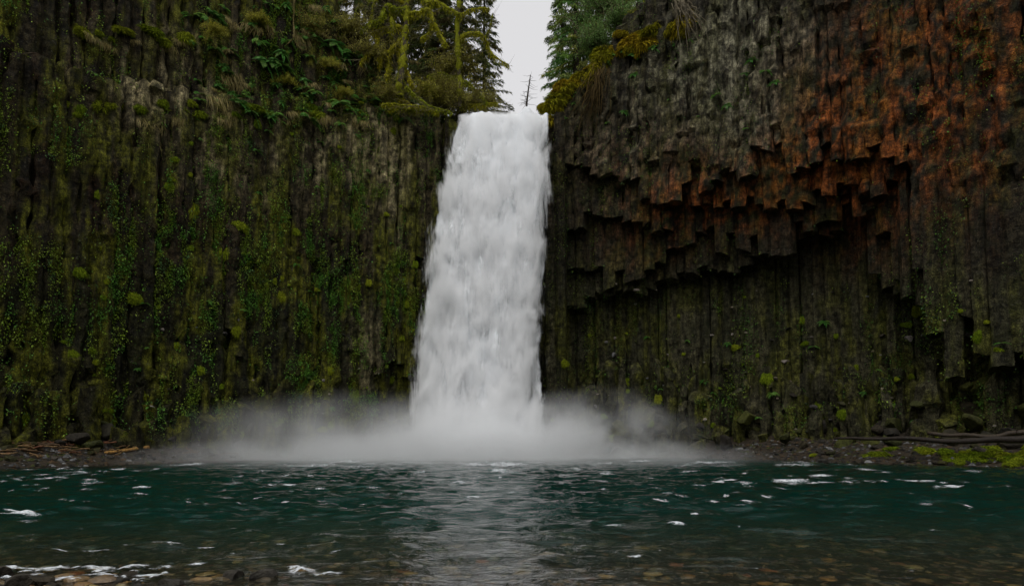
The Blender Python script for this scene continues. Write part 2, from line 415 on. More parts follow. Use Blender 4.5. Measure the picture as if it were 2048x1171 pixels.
def column(parent, side, cx, cy, r, z0, z1, seed, rough=.05, tilt=0.0, jag=.35, dz=.36, topcap=True):
    rd = random.Random(seed); ns = rd.choice([5, 6, 6, 6, 7]); sub = 3
    an = np.sort(np.array([(i + rd.uniform(-.22, .22)) / ns * 2 * math.pi for i in range(ns)])) + rd.uniform(0, 6.28)
    rr = np.array([r * rd.uniform(.88, 1.12) for _ in range(ns)])
    cor = np.stack([np.cos(an) * rr, np.sin(an) * rr], -1)
    ring = np.concatenate([cor[i] + (cor[(i + 1) % ns] - cor[i]) * (np.arange(sub) / sub)[:, None] for i in range(ns)])
    m = len(ring); nz = max(3, int((z1 - z0) / dz) + 1)
    zs = np.linspace(z0, z1, nz)
    k = np.cumsum(np.array([1 if rd.random() < .30 else 0 for _ in range(nz)]))
    rz = rough(np.stack([np.full(nz, cx), np.full(nz, cy), zs], -1)) if callable(rough) else np.full(nz, rough)
    am = np.clip(.05 + (rz - .08) * 1.0, .05, .30)
    sc_ = 1 + am * np.array([rd.uniform(-1, 1) for _ in range(k.max() + 1)])[k]
    jx = (am * 1.0) * r * np.array([rd.uniform(-1, 1) for _ in range(k.max() + 1)])[k]
    V = np.zeros((nz, m, 3))
    V[..., 0] = cx + ring[None, :, 0] * sc_[:, None] + jx[:, None]
    V[..., 1] = cy + ring[None, :, 1] * sc_[:, None] + jx[:, None]
    V[..., 2] = zs[:, None] + (np.arange(nz) == 0)[:, None] * (ring[None, :, 0] * rd.uniform(-jag, jag) + ring[None, :, 1] * rd.uniform(-jag, jag))
    V[-1, :, 2] += ring[:, 0] * rd.uniform(-jag, jag) + ring[:, 1] * rd.uniform(-jag, jag) * 1.5
    D = np.stack([np.cos(np.arctan2(ring[:, 1], ring[:, 0])), np.sin(np.arctan2(ring[:, 1], ring[:, 0]))], -1)
    rg = rough(V) if callable(rough) else rough
    nn = fbm(V * np.array([1.0, 1.0, .8]), 4, 200) - .5 + .6 * (fbm(V * np.array([2.6, 2.6, 1.4]), 2, 230) - .5)
    V[..., :2] += D[None] * (2.4 * nn * rg)[..., None]
    V[..., 2] += (fbm(V * 1.7 + 9, 2, 260) - .5) * rg * 1.2
    bot = np.array([[cx, cy, V[0, :, 2].mean() + rd.uniform(-.1, .2)]]); top = np.array([[cx, cy, z1 + rd.uniform(0, .25)]])
    VV = np.concatenate([V.reshape(-1, 3), bot, top]); nv = nz * m
    q = np.arange(m); q1 = (q + 1) % m
    tris = np.concatenate([np.stack([np.full(m, nv), q1, q], -1), np.stack([np.full(m, nv + 1), (nz - 1) * m + q, (nz - 1) * m + q1], -1)])
    me = mesh('column', VV, grid_faces(nz, m, True), tris, rock_color(VV, seed), M_ROCK, True, 32)
    link('column', me, parent)
    pts = V.reshape(-1, 3); nn_ = np.concatenate([np.tile(D, (nz, 1)), np.full((nz * m, 1), .15)], 1)
    view = pts - np.array([0, 0, CAMZ]); keep = (nn_[:, :2] * view[:, :2]).sum(1) < -.25 * np.linalg.norm(view[:, :2], axis=1)
    SURF[side].append(np.concatenate([pts[keep], nn_[keep]], 1))

def body(name, x0, x1, off, top):
    """the solid rock behind the columns"""
    xs = np.linspace(x0, x1, 160); m = 90
    rows = []
    tp = top(xs); base = np.array([xs, C(xs)]).T; nr = np.array([Cn(x) for x in xs])
    for j in range(m):
        z = -3 + (tp + 3) * j / (m - 1)
        p = base + nr * off(xs)[:, None]
        rows.append(np.stack([p[:, 0], p[:, 1], z], -1))
    rows = np.array(rows)
    nn = fbm(rows * np.array([.9, .9, .35]), 4, 300) - .5
    rows[..., 0] += nr[None, :, 0] * nn * 1.4; rows[..., 1] += nr[None, :, 1] * nn * 1.4
    back = rows[-1].copy(); back[:, :2] += nr * 40; back[:, 2] += 14
    rows = np.concatenate([rows, back[None]])
    V = rows.reshape(-1, 3)
    return link(name, mesh(name, V, grid_faces(len(rows), len(xs)), None, rock_color(V, 5), M_ROCK), kind='structure')
cliff_left = body('cliff_left', -1.0, -46, lambda x: 1.6 + .5 * sm(-6, -3, x), lambda x: np.where(x > -4.6, 27.6, upL(x) - .3))
cliff_right = body('cliff_right', -1.0, 46, lambda x: np.interp(x, [-1, 3, 6, 12, 50], [2.1, 2.2, 5.2, 5.4, 5.4]), lambda x: np.where(x < 2.6, 27.6, rimR(x) - .3))

W = .86
def tier_z(T, px, x, y):
    """height of a broken tier above its plan position"""
    py = np.interp(px, *zip(*T)); p = at(px, py, y); return p[2]
def rough_R(V):
    px, py = pxof(V)
    return .05 + .26 * sm(470, 300, py) + .14 * sm(620, 760, py)
def build_right():
    rd = random.Random(11); tiers = [T1, T2, T3, T4, T5]; depth = [0, 1.0, 2.0, 2.9, 3.7, 4.5]
    prev = None
    grp = {}
    for row in range(6):
        if row == 4: continue
        xs = arcs(3.3 + .3 * row, 30.5, W * .93); bots = []
        for i, x in enumerate(xs):
            nrm = Cn(x); xx = x + nrm[0] * depth[row] + (W * .45 if row % 2 else 0) * nrm[1] + rd.uniform(-.07, .07)
            yy = float(C(x)) + nrm[1] * depth[row] - (W * .45 if row % 2 else 0) * nrm[0] + rd.uniform(-.12, .12)
            px = 1024 + FPX * xx / (yy * 1.0)
            ztop = min(rimR(xx), at(px, -160, yy)[2])
            if row < 5:
                ze = at(px, np.interp(px, *zip(*tiers[row])) + rd.uniform(-6, 6) + grp.setdefault((row, int((i + row) / rd.choice([2, 3]))), rd.choice([-26, -14, 0, 0, 12, 30]) if row < 3 else rd.uniform(-10, 10)), yy)[2]
            else: ze = -1.0
            if row == 0 and x < 4.4: ze = -1.0
            if px > 1830 and row == 0: ze += rd.uniform(-2.0, 1.5)
            bots.append(ze)
            if prev is not None:
                near = np.abs(prev[0] - x) < 1.3
                if near.any(): ztop = min(ztop, prev[1][near].max() + 2.2)
            if ztop - ze < .8: continue
            column(cliff_right, 'R', xx, yy, W * .66 * rd.uniform(.9, 1.12), ze, ztop, 1000 * row + i, rough_R)
        b = np.array(bots)
        prev = (xs, b if prev is None else np.minimum(b, np.interp(xs, *prev)))
    # broken stumps standing along the foot
    for row in range(3):
        xs = arcs(3.6 + .3 * row, 30, W * 1.02)
        for i, x in enumerate(xs):
            if rd.random() < .12: continue
            nrm = Cn(x); dd = [2.5, 1.5, .5][row]
            xx = x + nrm[0] * dd + rd.uniform(-.3, .3); yy = float(C(x)) + nrm[1] * dd + rd.uniform(-.3, .3)
            zt = [5.6, 3.9, 2.5][row] + 1.8 * (vn(np.array([x * .35, row, 0.]), 4) - .4) * 2 + rd.uniform(-.8, .8)
            if x < 6: zt -= 1.2
            column(cliff_right, 'R', xx, yy, W * rd.uniform(.32, .80), -1.5, max(zt + rd.uniform(-1.3, .9), .6), 9000 + 100 * row + i, .26, jag=.9)
build_right()
def rough_L(V):
    px, py = pxof(V); return .20 + .10 * sm(600, 760, py) + .06 * sm(260, 150, py)
def build_left():
    rd = random.Random(21)
    for row in range(2):
        xs = arcs(4.7 + .4 * row, 31.5, W * .90)
        for i, x in enumerate(-xs):
            nrm = Cn(x); dd = .0 + .8 * row
            xx = x + nrm[0] * dd + rd.uniform(-.08, .08); yy = float(C(x)) + nrm[1] * dd + rd.uniform(-.16, .16) + .5 * (vn(np.array([x * .4, 3., row]), 6) - .5)
            zt = rimL(xx) + rd.uniform(-.5, .4) + (.3 if row else 0)
            z0 = -1.0
            if row == 0:
                u = rd.random()
                if u < .22: z0 = rd.uniform(9, 17)
                elif u < .4: z0 = rd.uniform(2.5, 6.5)
                if -11 < x < -5.5: z0 = max(z0, 6.6 + rd.uniform(-.8, 1.4))
            column(cliff_left, 'L', xx, yy, W * .64 * rd.uniform(.85, 1.15), z0, zt, 3000 + 1000 * row + i, rough_L)
            if row == 0 and z0 > 8 and rd.random() < .75:       # lower broken piece of the same column
                column(cliff_left, 'L', xx, yy + .25, W * .56, -1, z0 - rd.uniform(.4, 1.6), 6000 + i, rough_L)
    xs = arcs(7.5, 32, W * .95)                                  # set-back tier above the ledge
    for i, x in enumerate(-xs):
        nrm = Cn(x); dd = 1.1 + rd.uniform(-.2, .2)
        xx = x + nrm[0] * dd; yy = float(C(x)) + nrm[1] * dd
        px = 1024 + FPX * xx / yy
        zt = min(upL(xx) + rd.uniform(-.8, .3), at(px, -160, yy)[2])
        if zt - rimL(xx) < .6: continue
        column(cliff_left, 'L', xx, yy, W * .60 * rd.uniform(.85, 1.12), float(rimL(xx)) - 1.2, zt, 5000 + i, .16)
    for row in range(3):
        xs = arcs(9.5, 31, W * 1.05)
        for i, x in enumerate(-xs):
            if rd.random() < .2: continue
            nrm = Cn(x); dd = [-.2, -1.1, -2.0][row]
            xx = x + nrm[0] * dd + rd.uniform(-.3, .3); yy = float(C(x)) + nrm[1] * dd + rd.uniform(-.3, .3)
            far = sm(-9, -17, x)
            zt = ([4.6, 3.0, 1.9][row] + 1.7 * (vn(np.array([x * .35, row, 2.]), 14) - .4) * 2 + rd.uniform(-.6, .6)) * (.45 + .55 * far)
            column(cliff_left, 'L', xx, yy, W * rd.uniform(.35, .85), -1.5, max(zt + rd.uniform(-1.2, .9), .6), 7000 + 100 * row + i, .30, jag=.9)
build_left()

# ------------------------------------------------------------------ hillside above the rim
def build_hill():
    xs = np.linspace(-60, 60, 161); ds = np.array([1.2, 2.5, 4, 6, 9, 13, 18, 25, 34, 45, 60])
    rows = []
    for d in ds:
        rim = np.where(xs < -4.6, upL(np.minimum(xs, -4.6)), np.where(xs > 2.6, rimR(np.maximum(xs, 2.6)), 27.7))
        g = .30 * sm(3, 9, np.abs(xs + 1))
        nr = np.array([Cn(x) for x in xs]); b = np.array([xs, C(xs)]).T + nr * (1.5 + 0 * d)
        b = b + np.stack([nr[:, 0] * .25, np.ones_like(xs)], -1) * d
        rows.append(np.stack([b[:, 0], b[:, 1], rim + g * d - .4], -1))
    V = np.array(rows); V[..., 2] += (fbm(V * .4, 3, 400) - .5) * 1.2
    V = V.reshape(-1, 3); g = fbm(V * .8, 3, 410)[:, None]
    c = np.array([.03, .026, .01]) * (1 - g) + np.array([.05, .06, .012]) * g
    link('hillside', mesh('hillside', V, grid_faces(len(ds), len(xs)), None, c, M_GROUND), kind='structure')
build_hill()

def build_blocking_slope():  # unseen slope behind the camera, added to block low sky and darken the undercuts
    xs = np.linspace(-120, 120, 81); ys = np.linspace(-14, -90, 30)
    X, Y = np.meshgrid(xs, ys); d = -14 - Y; Z = 1.0 + 30 * sm(0, 45, d) + .25 * np.maximum(d - 45, 0) + 14 * sm(40, 80, np.abs(X)) * sm(0, 20, d)
    V = np.stack([X, Y, Z], -1); V[..., 2] += (fbm(V * .12, 4, 430) - .5) * 9 * sm(0, 12, d); V = V.reshape(-1, 3); g = fbm(V * .5, 3, 431)[:, None]
    link('sky_blocking_slope', mesh('sky_blocking_slope', V, grid_faces(len(ys), len(xs))[:, ::-1], None, np.array([.02, .03, .01]) * (1 - g) + np.array([.04, .055, .015]) * g, M_GROUND), kind='structure')
build_blocking_slope()

# ------------------------------------------------------------------ waterfall
FL = [(228, 930), (240, 915), (275, 903), (320, 890), (400, 876), (500, 861), (580, 849), (680, 836), (760, 829), (850, 823), (930, 820)]
FR = [(222, 1098), (260, 1103), (330, 1106), (420, 1106), (520, 1099), (600, 1091), (700, 1087), (780, 1090), (850, 1100), (930, 1108)]
falls = thing('waterfall', 'tall white waterfall plunging between the two dark cliffs into the pool', 'waterfall', (-1.5, 54, 0))
def fall_sheet(fwd, seed, squeeze, m_, ns=110, ntt=230, inset=0.0):
    t = np.linspace(0, 1, ntt) ** 1.0; s = np.linspace(0, 1, ns)
    py = 226 + (932 - 226) * t
    Yc = 55.3 - 3.6 * np.sqrt(t) - fwd * (.25 + .75 * t)
    xl = np.array([at(a, b, 52)[0] / 52 for a, b in zip(np.interp(py, *zip(*FL)), py)]) * Yc
    xr = np.array([at(a, b, 52)[0] / 52 for a, b in zip(np.interp(py, *zip(*FR)), py)]) * Yc
    zc = np.array([at(1000, b, y)[2] for b, y in zip(py, Yc)])
    X = xl[:, None] + (xr - xl)[:, None] * (squeeze + (1 - 2 * squeeze) * s[None])
    e = 1 - (2 * s - 1) ** 2
    Y = Yc[:, None] - .9 * e[None] * (.4 + .6 * t[:, None])
    Z = np.repeat(zc[:, None], ns, 1)
    P = np.stack([X * .85, Y * 0 + seed, Z * .34], -1)
    bl = np.abs(fbm(P, 4, 500 + seed) - .5) * 2; b2 = fbm(P * np.array([3, 1, 2.2]), 3, 540 + seed) - .5
    amp = .15 + .75 * sm(0, .35, t)[:, None]
    Y = Y - amp * (bl * 1.1 + b2 * .5 - .2)
    X = X + (.10 + .35 * t[:, None]) * (fbm(P * np.array([1.0, 1, 1.8]) + 4, 3, 560 + seed) - .5) * (1 - e[None] * .6)
    lip = .75 * (fbm(np.stack([X * .8, 0 * X, 0 * X + seed], -1), 3, 580) - .5) * sm(.06, 0, t)[:, None] * 2
    Z = Z + lip + (fbm(P * 2 + 7, 2, 590) - .5) * .25 * t[:, None]
    # run the sheet back over the lip
    bk = np.stack([X[0], Y[0] + 3.5, Z[0] - .15], -1); bk2 = np.stack([X[0], Y[0] + 1.2, Z[0] + .02], -1)
    V = np.concatenate([bk[None], bk2[None], np.stack([X, Y, Z], -1)])
    ed = np.minimum(s, 1 - s)[None].repeat(ntt + 2, 0)
    tt = np.concatenate([[0, 0], t])[:, None].repeat(ns, 1)
    ss = s[None].repeat(ntt + 2, 0)
    dens = .10 * sm(.25, .0, tt) + .05 * np.exp(-((ss - .58) / .2) ** 2) - .10 * sm(.84, .95, ss) * sm(0, .12, tt) - .03 * sm(.42, .2, ss)
    cc = np.stack([ed, dens, tt], -1).reshape(-1, 3)
    o = link('sheet', mesh('sheet', V.reshape(-1, 3) - np.array([-1.5, 54, 0]), grid_faces(ntt + 2, ns), None, cc, m_), falls)
    return V
FV = fall_sheet(0.0, 1, -.01, falls_material(1, .34, .60, .06))
fall_sheet(.7, 2, .02, falls_material(2, .46, .68, .12))
def falls_spray():
    """the body of falling spray: a closed tube round the sheets filled with torn, downward drawn white water"""
    nt_, m_ = 40, 20; t = np.linspace(0, 1, nt_); py = 232 + (945 - 232) * t
    Yc = 55.0 - 3.6 * np.sqrt(t) - .9 * (.25 + .75 * t)
    xl = np.array([at(a, b_, y)[0] for a, b_, y in zip(np.interp(py, *zip(*FL)), py, Yc)]); xr = np.array([at(a, b_, y)[0] for a, b_, y in zip(np.interp(py, *zip(*FR)), py, Yc)])
    zc = np.array([at(1000, b_, y)[2] for b_, y in zip(py, Yc)])
    cen, hw = (xl + xr) / 2, (xr - xl) / 2 * 1.04; dp = .7 + 1.0 * t
    an = np.arange(m_) / m_ * 2 * math.pi
    V = np.stack([cen[:, None] + 1.12 * hw[:, None] * np.cos(an), Yc[:, None] + 1.15 * dp[:, None] * np.sin(an), np.repeat(zc[:, None], m_, 1)], -1).reshape(-1, 3)
    nv = len(V); V = np.concatenate([V, [[cen[0], Yc[0], zc[0]], [cen[-1], Yc[-1], zc[-1]]]]); k = np.arange(m_); k1 = (k + 1) % m_
    T = np.concatenate([np.stack([np.full(m_, nv), k, k1], -1), np.stack([np.full(m_, nv + 1), (nt_ - 1) * m_ + k1, (nt_ - 1) * m_ + k], -1)])
    Q = grid_faces(nt_, m_, True)[:, ::-1]
    m, tr, out = mat('falling_spray'); n = N(tr); p = n.pos(); sp = n.n('ShaderNodeSeparateXYZ'); n.put(sp.inputs[0], p); X, Y, Z = sp.outputs
    def poly(f):
        c = np.polyfit(zc, f, 3)
        return n.math('ADD', n.math('MULTIPLY', n.math('ADD', n.math('MULTIPLY', n.math('ADD', n.math('MULTIPLY', Z, float(c[0])), float(c[1])), Z), float(c[2])), Z), float(c[3]))
    u = n.math('DIVIDE', n.math('SUBTRACT', X, poly(cen)), poly(hw)); v = n.math('DIVIDE', n.math('SUBTRACT', Y, poly(Yc)), poly(dp))
    u2 = n.math('MULTIPLY', u, u)
    e = n.math('SUBTRACT', n.math('SUBTRACT', 1.0, n.math('MULTIPLY', u2, n.math('MULTIPLY', u2, u2))), n.math('MULTIPLY', v, v))
    f = n.noise(n.mapping(p, (1.0, .8, .42)), .85, 5, .60, .5)
    g = n.noise(n.mapping(p, (3.2, 1.8, .45)), 2.1, 5, .65)
    w_ = n.math('ADD', n.math('MULTIPLY', f, .62), n.math('MULTIPLY', g, .38))
    d = n.math('ADD', n.math('MULTIPLY', e, .42), n.math('MULTIPLY', n.math('SUBTRACT', w_, .5), 2.5))
    d = n.math('SUBTRACT', d, n.math('MULTIPLY', n.ramp(u, .72, 1.0), .25))        # thin veil along the right edge
    den = n.math('MULTIPLY', n.ramp(d, .04, .52), 3.8)
    pv = n.n('ShaderNodeVolumePrincipled'); pv.inputs['Color'].default_value = c4(.994, .996, .998); n.put(pv.inputs['Density'], den)
    tr.links.new(pv.outputs[0], out.inputs['Volume']); m.cycles.volume_step_rate = .12
    link('spray', mesh('spray', V - np.array([-1.5, 54, 0]), Q, T, None, m), falls, kind='stuff')
falls_spray()
def falls_drops():
    mb = MB(); r = np.random.default_rng(5); n = 4000
    V = FV[2:]; nt_, ns = V.shape[:2]
    t = r.random(n) ** .8; s = r.uniform(.14, .86, n)
    p = V[np.minimum((t * nt_).astype(int), nt_ - 1), np.minimum((s * ns).astype(int), ns - 1)].copy()
    p[:, 0] += r.normal(0, .12, n)
    p[:, 1] -= np.abs(r.normal(0, .7, n)) * (.3 + t) + .2; p[:, 2] += r.normal(0, .2, n)
    L = r.uniform(.08, .42, n) * (.5 + t); Wd = r.uniform(.006, .02, n)
    N_ = np.stack([r.normal(0, .06, n), r.normal(0, .06, n), -np.ones(n)], -1)
    mb.leaves(p - np.array([-1.5, 54, 0]), N_, L, Wd, (.9, .93, .96), 0, 3)
    link('spray_streaks', mb.mesh('spray_streaks', M_FOAM), falls, kind='stuff')
falls_drops()

def mist(name, px, Y, wid, dep, hgt, dens, scale, lo, hi, power, label, zb=0.0):
    import bmesh
    b = bmesh.new(); bmesh.ops.create_icosphere(b, subdivisions=4, radius=1)
    bmesh.ops.bisect_plane(b, geom=b.verts[:] + b.edges[:] + b.faces[:], plane_co=(0, 0, 0), plane_no=(0, 0, -1), clear_outer=True)
    bmesh.ops.holes_fill(b, edges=[e for e in b.edges if e.is_boundary])
    me = bpy.data.meshes.new(name); b.to_mesh(me); b.free()
    me.materials.append(mist_material(name + '_air', dens, scale, lo, hi, power))
    x = (px - 1024) / FPX * Y
    o = link('mist', me, None, kind='stuff', label=label); o.location = (x, Y, zb + .12); o.scale = (wid, dep, hgt)
mist('plunge_mist', 962, 48.5, 9.5, 6.0, 4.9, 1.5, .36, .30, .62, 1.9, 'thick white mist boiling up at the foot of the waterfall')
mist('left_mist', 690, 46.0, 14.5, 7.0, 5.0, .27, .24, .30, .66, 1.6, 'thin grey mist drifting left of the waterfall over the pool')
mist('right_mist', 1190, 47.5, 9.0, 5.5, 5.4, .42, .32, .38, .62, 1.7, 'torn plume of mist drifting right of the waterfall')
mist('low_mist', 900, 41.5, 21, 11.0, 1.9, .22, .25, .30, .7, 1.3, 'low veil of mist lying over the far water of the pool')

# ------------------------------------------------------------------ plant meshes, built once and shared
def v3(*a): return np.array(a, float)
def cushion_mesh(seed, c0, c1, hang=.35, nb=900):
    """a bolster of moss: lumpy dome with a nap of short drooping shoots; faces -Y, spreads in XZ, unit size"""
    r = np.random.default_rng(seed); V, F = ico()[0].copy(), ico()[1]
    V = V * np.array([1.0, .55, .62]); d = fbm(V * 2.2 + seed, 3, seed) - .5
    V = V * (.66 + 1.3 * d[:, None]); V[:, 2] -= hang * np.abs(V[:, 0]) ** 1.5 * .5
    mb = MB(); g = fbm(V * 3 + 3, 2, seed + 5)[:, None]; mb.add(V, None, F, np.array(c0) * (1 - g) + np.array(c1) * g)
    i = r.integers(0, len(V), nb); P = V[i] + r.normal(0, .03, (nb, 3))
    N_ = V[i] / np.linalg.norm(V[i], axis=1)[:, None] + r.normal(0, .45, (nb, 3)) + v3(0, -.2, -.1)
    k = r.random((nb, 1)); mb.leaves(P, N_, r.uniform(.18, .60, nb), .07, (np.array(c0) * (1 - k) + np.array(c1) * k) * r.uniform(.5, 1.5, (nb, 1)), .7, seed)
    return mb.mesh('moss_cushion', M_MOSS)
def fern_mesh(seed, nf=13, c=(.06, .15, .022)):
    """arching fronds with paired leaflets, growing out of a wall towards -Y"""
    r = np.random.default_rng(seed); mb = MB()
    for f in range(nf):
        a = r.uniform(-1.5, 1.5); up = r.uniform(.0, .9); L = r.uniform(.65, 1.1); t = np.linspace(0, 1, 16)[:, None]
        d = v3(math.sin(a), -math.cos(a) * .8, up); d /= np.linalg.norm(d)
        P = d * t * L + v3(0, 0, -1) * (t ** 2.0) * r.uniform(.45, .95) * L
        mb.tube(P[::3], .008, 3, np.array(c) * .7)
        T = np.gradient(P, axis=0); S = np.cross(T, v3(0, 0, 1)); S /= np.linalg.norm(S, axis=1)[:, None] + 1e-9
        w_ = (.22 * np.sin(np.clip(t[:, 0] * 3.0 + .14, 0, 3.1)) + .02) * L
        cc = np.array(c) * r.uniform(.6, 1.6) * np.array([r.uniform(.7, 1.6), 1, 1])
        for sg in (-1, 1):
            mb.leaves(P[1:], S[1:] * sg + T[1:] * 4 + v3(0, 0, -.15), w_[1:], .05 * L, cc, .25, seed + f)
            mb.leaves(P[1:] + T[1:] * .5, S[1:] * sg + T[1:] * 4 + v3(0, 0, -.1), w_[1:], .05 * L, cc * 1.2, .25, seed + f + 50)
    return mb.mesh('fern', M_LEAF)
def tuft_mesh(seed, c=(.21, .17, .06), n=150):
    """straw coloured grass hanging down from a ledge"""
    r = np.random.default_rng(seed); mb = MB()
    x = r.uniform(-.8, .8, n); P0 = np.stack([x, r.uniform(-.15, .1, n), r.uniform(-.08, .1, n)], -1)
    N_ = np.stack([r.normal(0, .25, n), -r.uniform(.1, .6, n), -r.uniform(.3, 1, n)], -1)
    mb.leaves(P0, N_, r.uniform(.3, .95, n), .035, np.array(c) * r.uniform(.4, 1.5, (n, 1)), .5, seed)
    return mb.mesh('grass_tuft', M_LEAF)
def conifer_meshes(seed, H=24.0, rad=3.4, first=.12, c=(.016, .040, .016), nbr=150, lean=0.0):
    r = np.random.default_rng(seed); tb = MB(); cb = MB()
    t = np.linspace(0, 1, 14)[:, None]; path = v3(0, 0, H) * t + v3(lean, 0, 0) * t ** 2 + np.concatenate([.12 * (fbm(np.concatenate([t * 5, t * 0, t * 0 + seed], 1), 2) - .5)[:, None], t * 0, t * 0], 1)
    tb.tube(path, .30 * (1 - .93 * t[:, 0]) + .02, 8, np.array([.035, .027, .018]), .2, seed)
    for b in range(nbr):
        u = first + (1 - first) * (b + r.random()) / nbr; z0 = path[0] + (path[-1] - path[0]) * u
        L = rad * (1 - u) ** .75 * r.uniform(.55, 1.15) + .25; a = r.uniform(0, 6.283)
        d = v3(math.cos(a), math.sin(a), r.uniform(-.15, .3)); k = np.linspace(0, 1, 8)[:, None]
        P = z0 + d * k * L + v3(0, 0, -1) * k ** 1.8 * L * r.uniform(.15, .5)
        tb.tube(P, .035 * (1 - .85 * k[:, 0]) * (.4 + .25 * L), 3, np.array([.03, .025, .015]))
        m_ = int(30 + 34 * L); kk = r.random(m_) ** .75; Q = np.stack([np.interp(kk, k[:, 0], P[:, i]) for i in range(3)], -1)
        sdv = np.cross(d, v3(0, 0, 1)); sgn = r.choice([-1, 1], m_)[:, None]
        N_ = d * .8 + sdv * sgn * r.uniform(.2, 1.1, (m_, 1)) + r.normal(0, .22, (m_, 3)) + v3(0, 0, -.25)
        off = N_ * r.uniform(0, .35, (m_, 1)) * L * .3
        cb.leaves(Q + off * .6, N_, r.uniform(.22, .5, m_), r.uniform(.05, .10, m_), np.array(c) * r.uniform(.4, 1.9, (m_, 1)) * np.array([r.uniform(.7, 1.5), 1, r.uniform(.6, 1.1)]), .5, seed + b)
    return tb.mesh('trunk', M_BARK), cb.mesh('crown', M_NEEDLE)
def bush_meshes(seed, n=60, L=3.0, c=(.06, .062, .012), twig=(.055, .042, .018), leafn=34, up=.6, arch=.6, moss=.0):
    """a thicket of thin arching stems with small leaves"""
    r = np.random.default_rng(seed); tb = MB(); cb = MB()
    for b in range(n):
        a = r.uniform(0, 6.283); l = L * r.uniform(.4, 1.1); d = v3(math.cos(a) * r.uniform(.2, 1), math.sin(a) * r.uniform(.2, 1), up * r.uniform(.3, 1.6))
        k = np.linspace(0, 1, 9)[:, None]
        wob = np.cumsum(r.normal(0, .05, (9, 3)), 0) * l
        P = v3(*(r.normal(0, .35, 2) * L * .3), 0) + d * k * l - v3(0, 0, 1) * k ** 2 * l * arch * r.uniform(.3, 1.3) + wob * k
        tb.tube(P, .022 * (1 - .8 * k[:, 0]) + .004, 3, np.array(twig) * r.uniform(.6, 1.6))
        for q in range(5):
            i = r.integers(2, 8); e = P[i] + r.normal(0, 1, 3) * l * .18 + (P[i] - P[i - 1]) * 1.4
            tb.tube(np.stack([P[i], (P[i] + e) / 2 + r.normal(0, .04, 3), e]), [.012, .008, .004], 3, np.array(twig) * r.uniform(.7, 1.8))
        m_ = leafn; kk = r.uniform(.1, 1, m_); Q = np.stack([np.interp(kk, k[:, 0], P[:, i]) for i in range(3)], -1) + r.normal(0, .10 * L * .5, (m_, 3))
        cb.leaves(Q, r.normal(0, 1, (m_, 3)), r.uniform(.07, .17, m_), r.uniform(.04, .09, m_), np.array(c) * r.uniform(.4, 2.0, (m_, 1)), .3, seed + b)
    return tb.mesh('stems', M_BARK), cb.mesh('leaves', M_LEAF)

# ------------------------------------------------------------------ leaf cover and moss on the rock (one mass on each cliff)
SL = np.concatenate(SURF['L']); SR = np.concatenate(SURF['R'])
def cover(name, S, n, side, seed):
    r = np.random.default_rng(seed); i = r.integers(0, len(S), n * 7); P = S[i, :3] + r.normal(0, .16, (n * 7, 3)) * np.array([1, .25, 1]); N_ = S[i, 3:]
    px, py = pxof(P); d = fbm(P * np.array([1.0, 1.0, .22]), 3, seed + 3); d2 = fbm(P * .35, 3, seed + 9)
    if side == 'L':
        w_ = (.04 + sm(.44, .60, d)) * sm(.30, .55, d2) * sm(.36, .60, fbm(P * np.array([3.2, 3.2, .8]), 2, 777)) * (1 - .75 * np.clip(gauss(px, py, PALE), 0, 1))
        w_ = w_ * (1 + 1.0 * gauss(px, py, [(250, 330, 150, 180, 1), (600, 520, 220, 160, .6), (300, 560, 200, 120, .6), (520, 200, 140, 120, .9), (640, 620, 140, 120, .5), (650, 110, 220, 110, 1.6)])) * sm(900, 800, py)
    else:
        w_ = sm(.46, .66, d) * sm(.32, .60, d2) * (.2 + gauss(px, py, [(1980, 110, 90, 60, 1.0), (1960, 430, 90, 190, 1.1), (1700, 650, 260, 80, .9), (1350, 620, 250, 60, .6), (1650, 780, 420, 60, 1.0), (1400, 170, 150, 100, .5), (1160, 500, 50, 300, .5), (1950, 700, 120, 100, 1.0)]))
    keep = r.random(len(P)) < w_ * .8
    P, N_, d = P[keep][:n], N_[keep][:n], d2[keep][:n]; m_ = len(P)
    print('COVER', name, side, m_)
    mb = MB(); k = r.random((m_, 1))
    k = np.clip(.25 * k + 1.5 * (fbm(P * .9, 2, seed + 40)[:, None] - .5) + .38, 0, 1)
    c = np.where(k < .45, np.array([.045, .110, .012]), np.where(k < .85, np.array([.085, .125, .010]), np.array([.035, .075, .02]))) * r.uniform(.35, 1.5, (m_, 1)) * (1.5 if side == 'L' else 1.15)
    out = N_ * .8 + r.normal(0, .55, (m_, 3)) + np.array([0, -.15, .05])
    mb.leaves(P + N_ * .05, out, r.uniform(.05, .15, m_) , r.uniform(.04, .11, m_), c, .5, seed)
    link(name, mb.mesh(name, M_LEAF), None, kind='stuff', label='small green creeping leaves speckling the ' + ('left' if side == 'L' else 'right') + ' cliff')
cover('leaf_cover', SL, 280000, 'L', 61)
cover('leaf_cover', SR, 80000, 'R', 62)

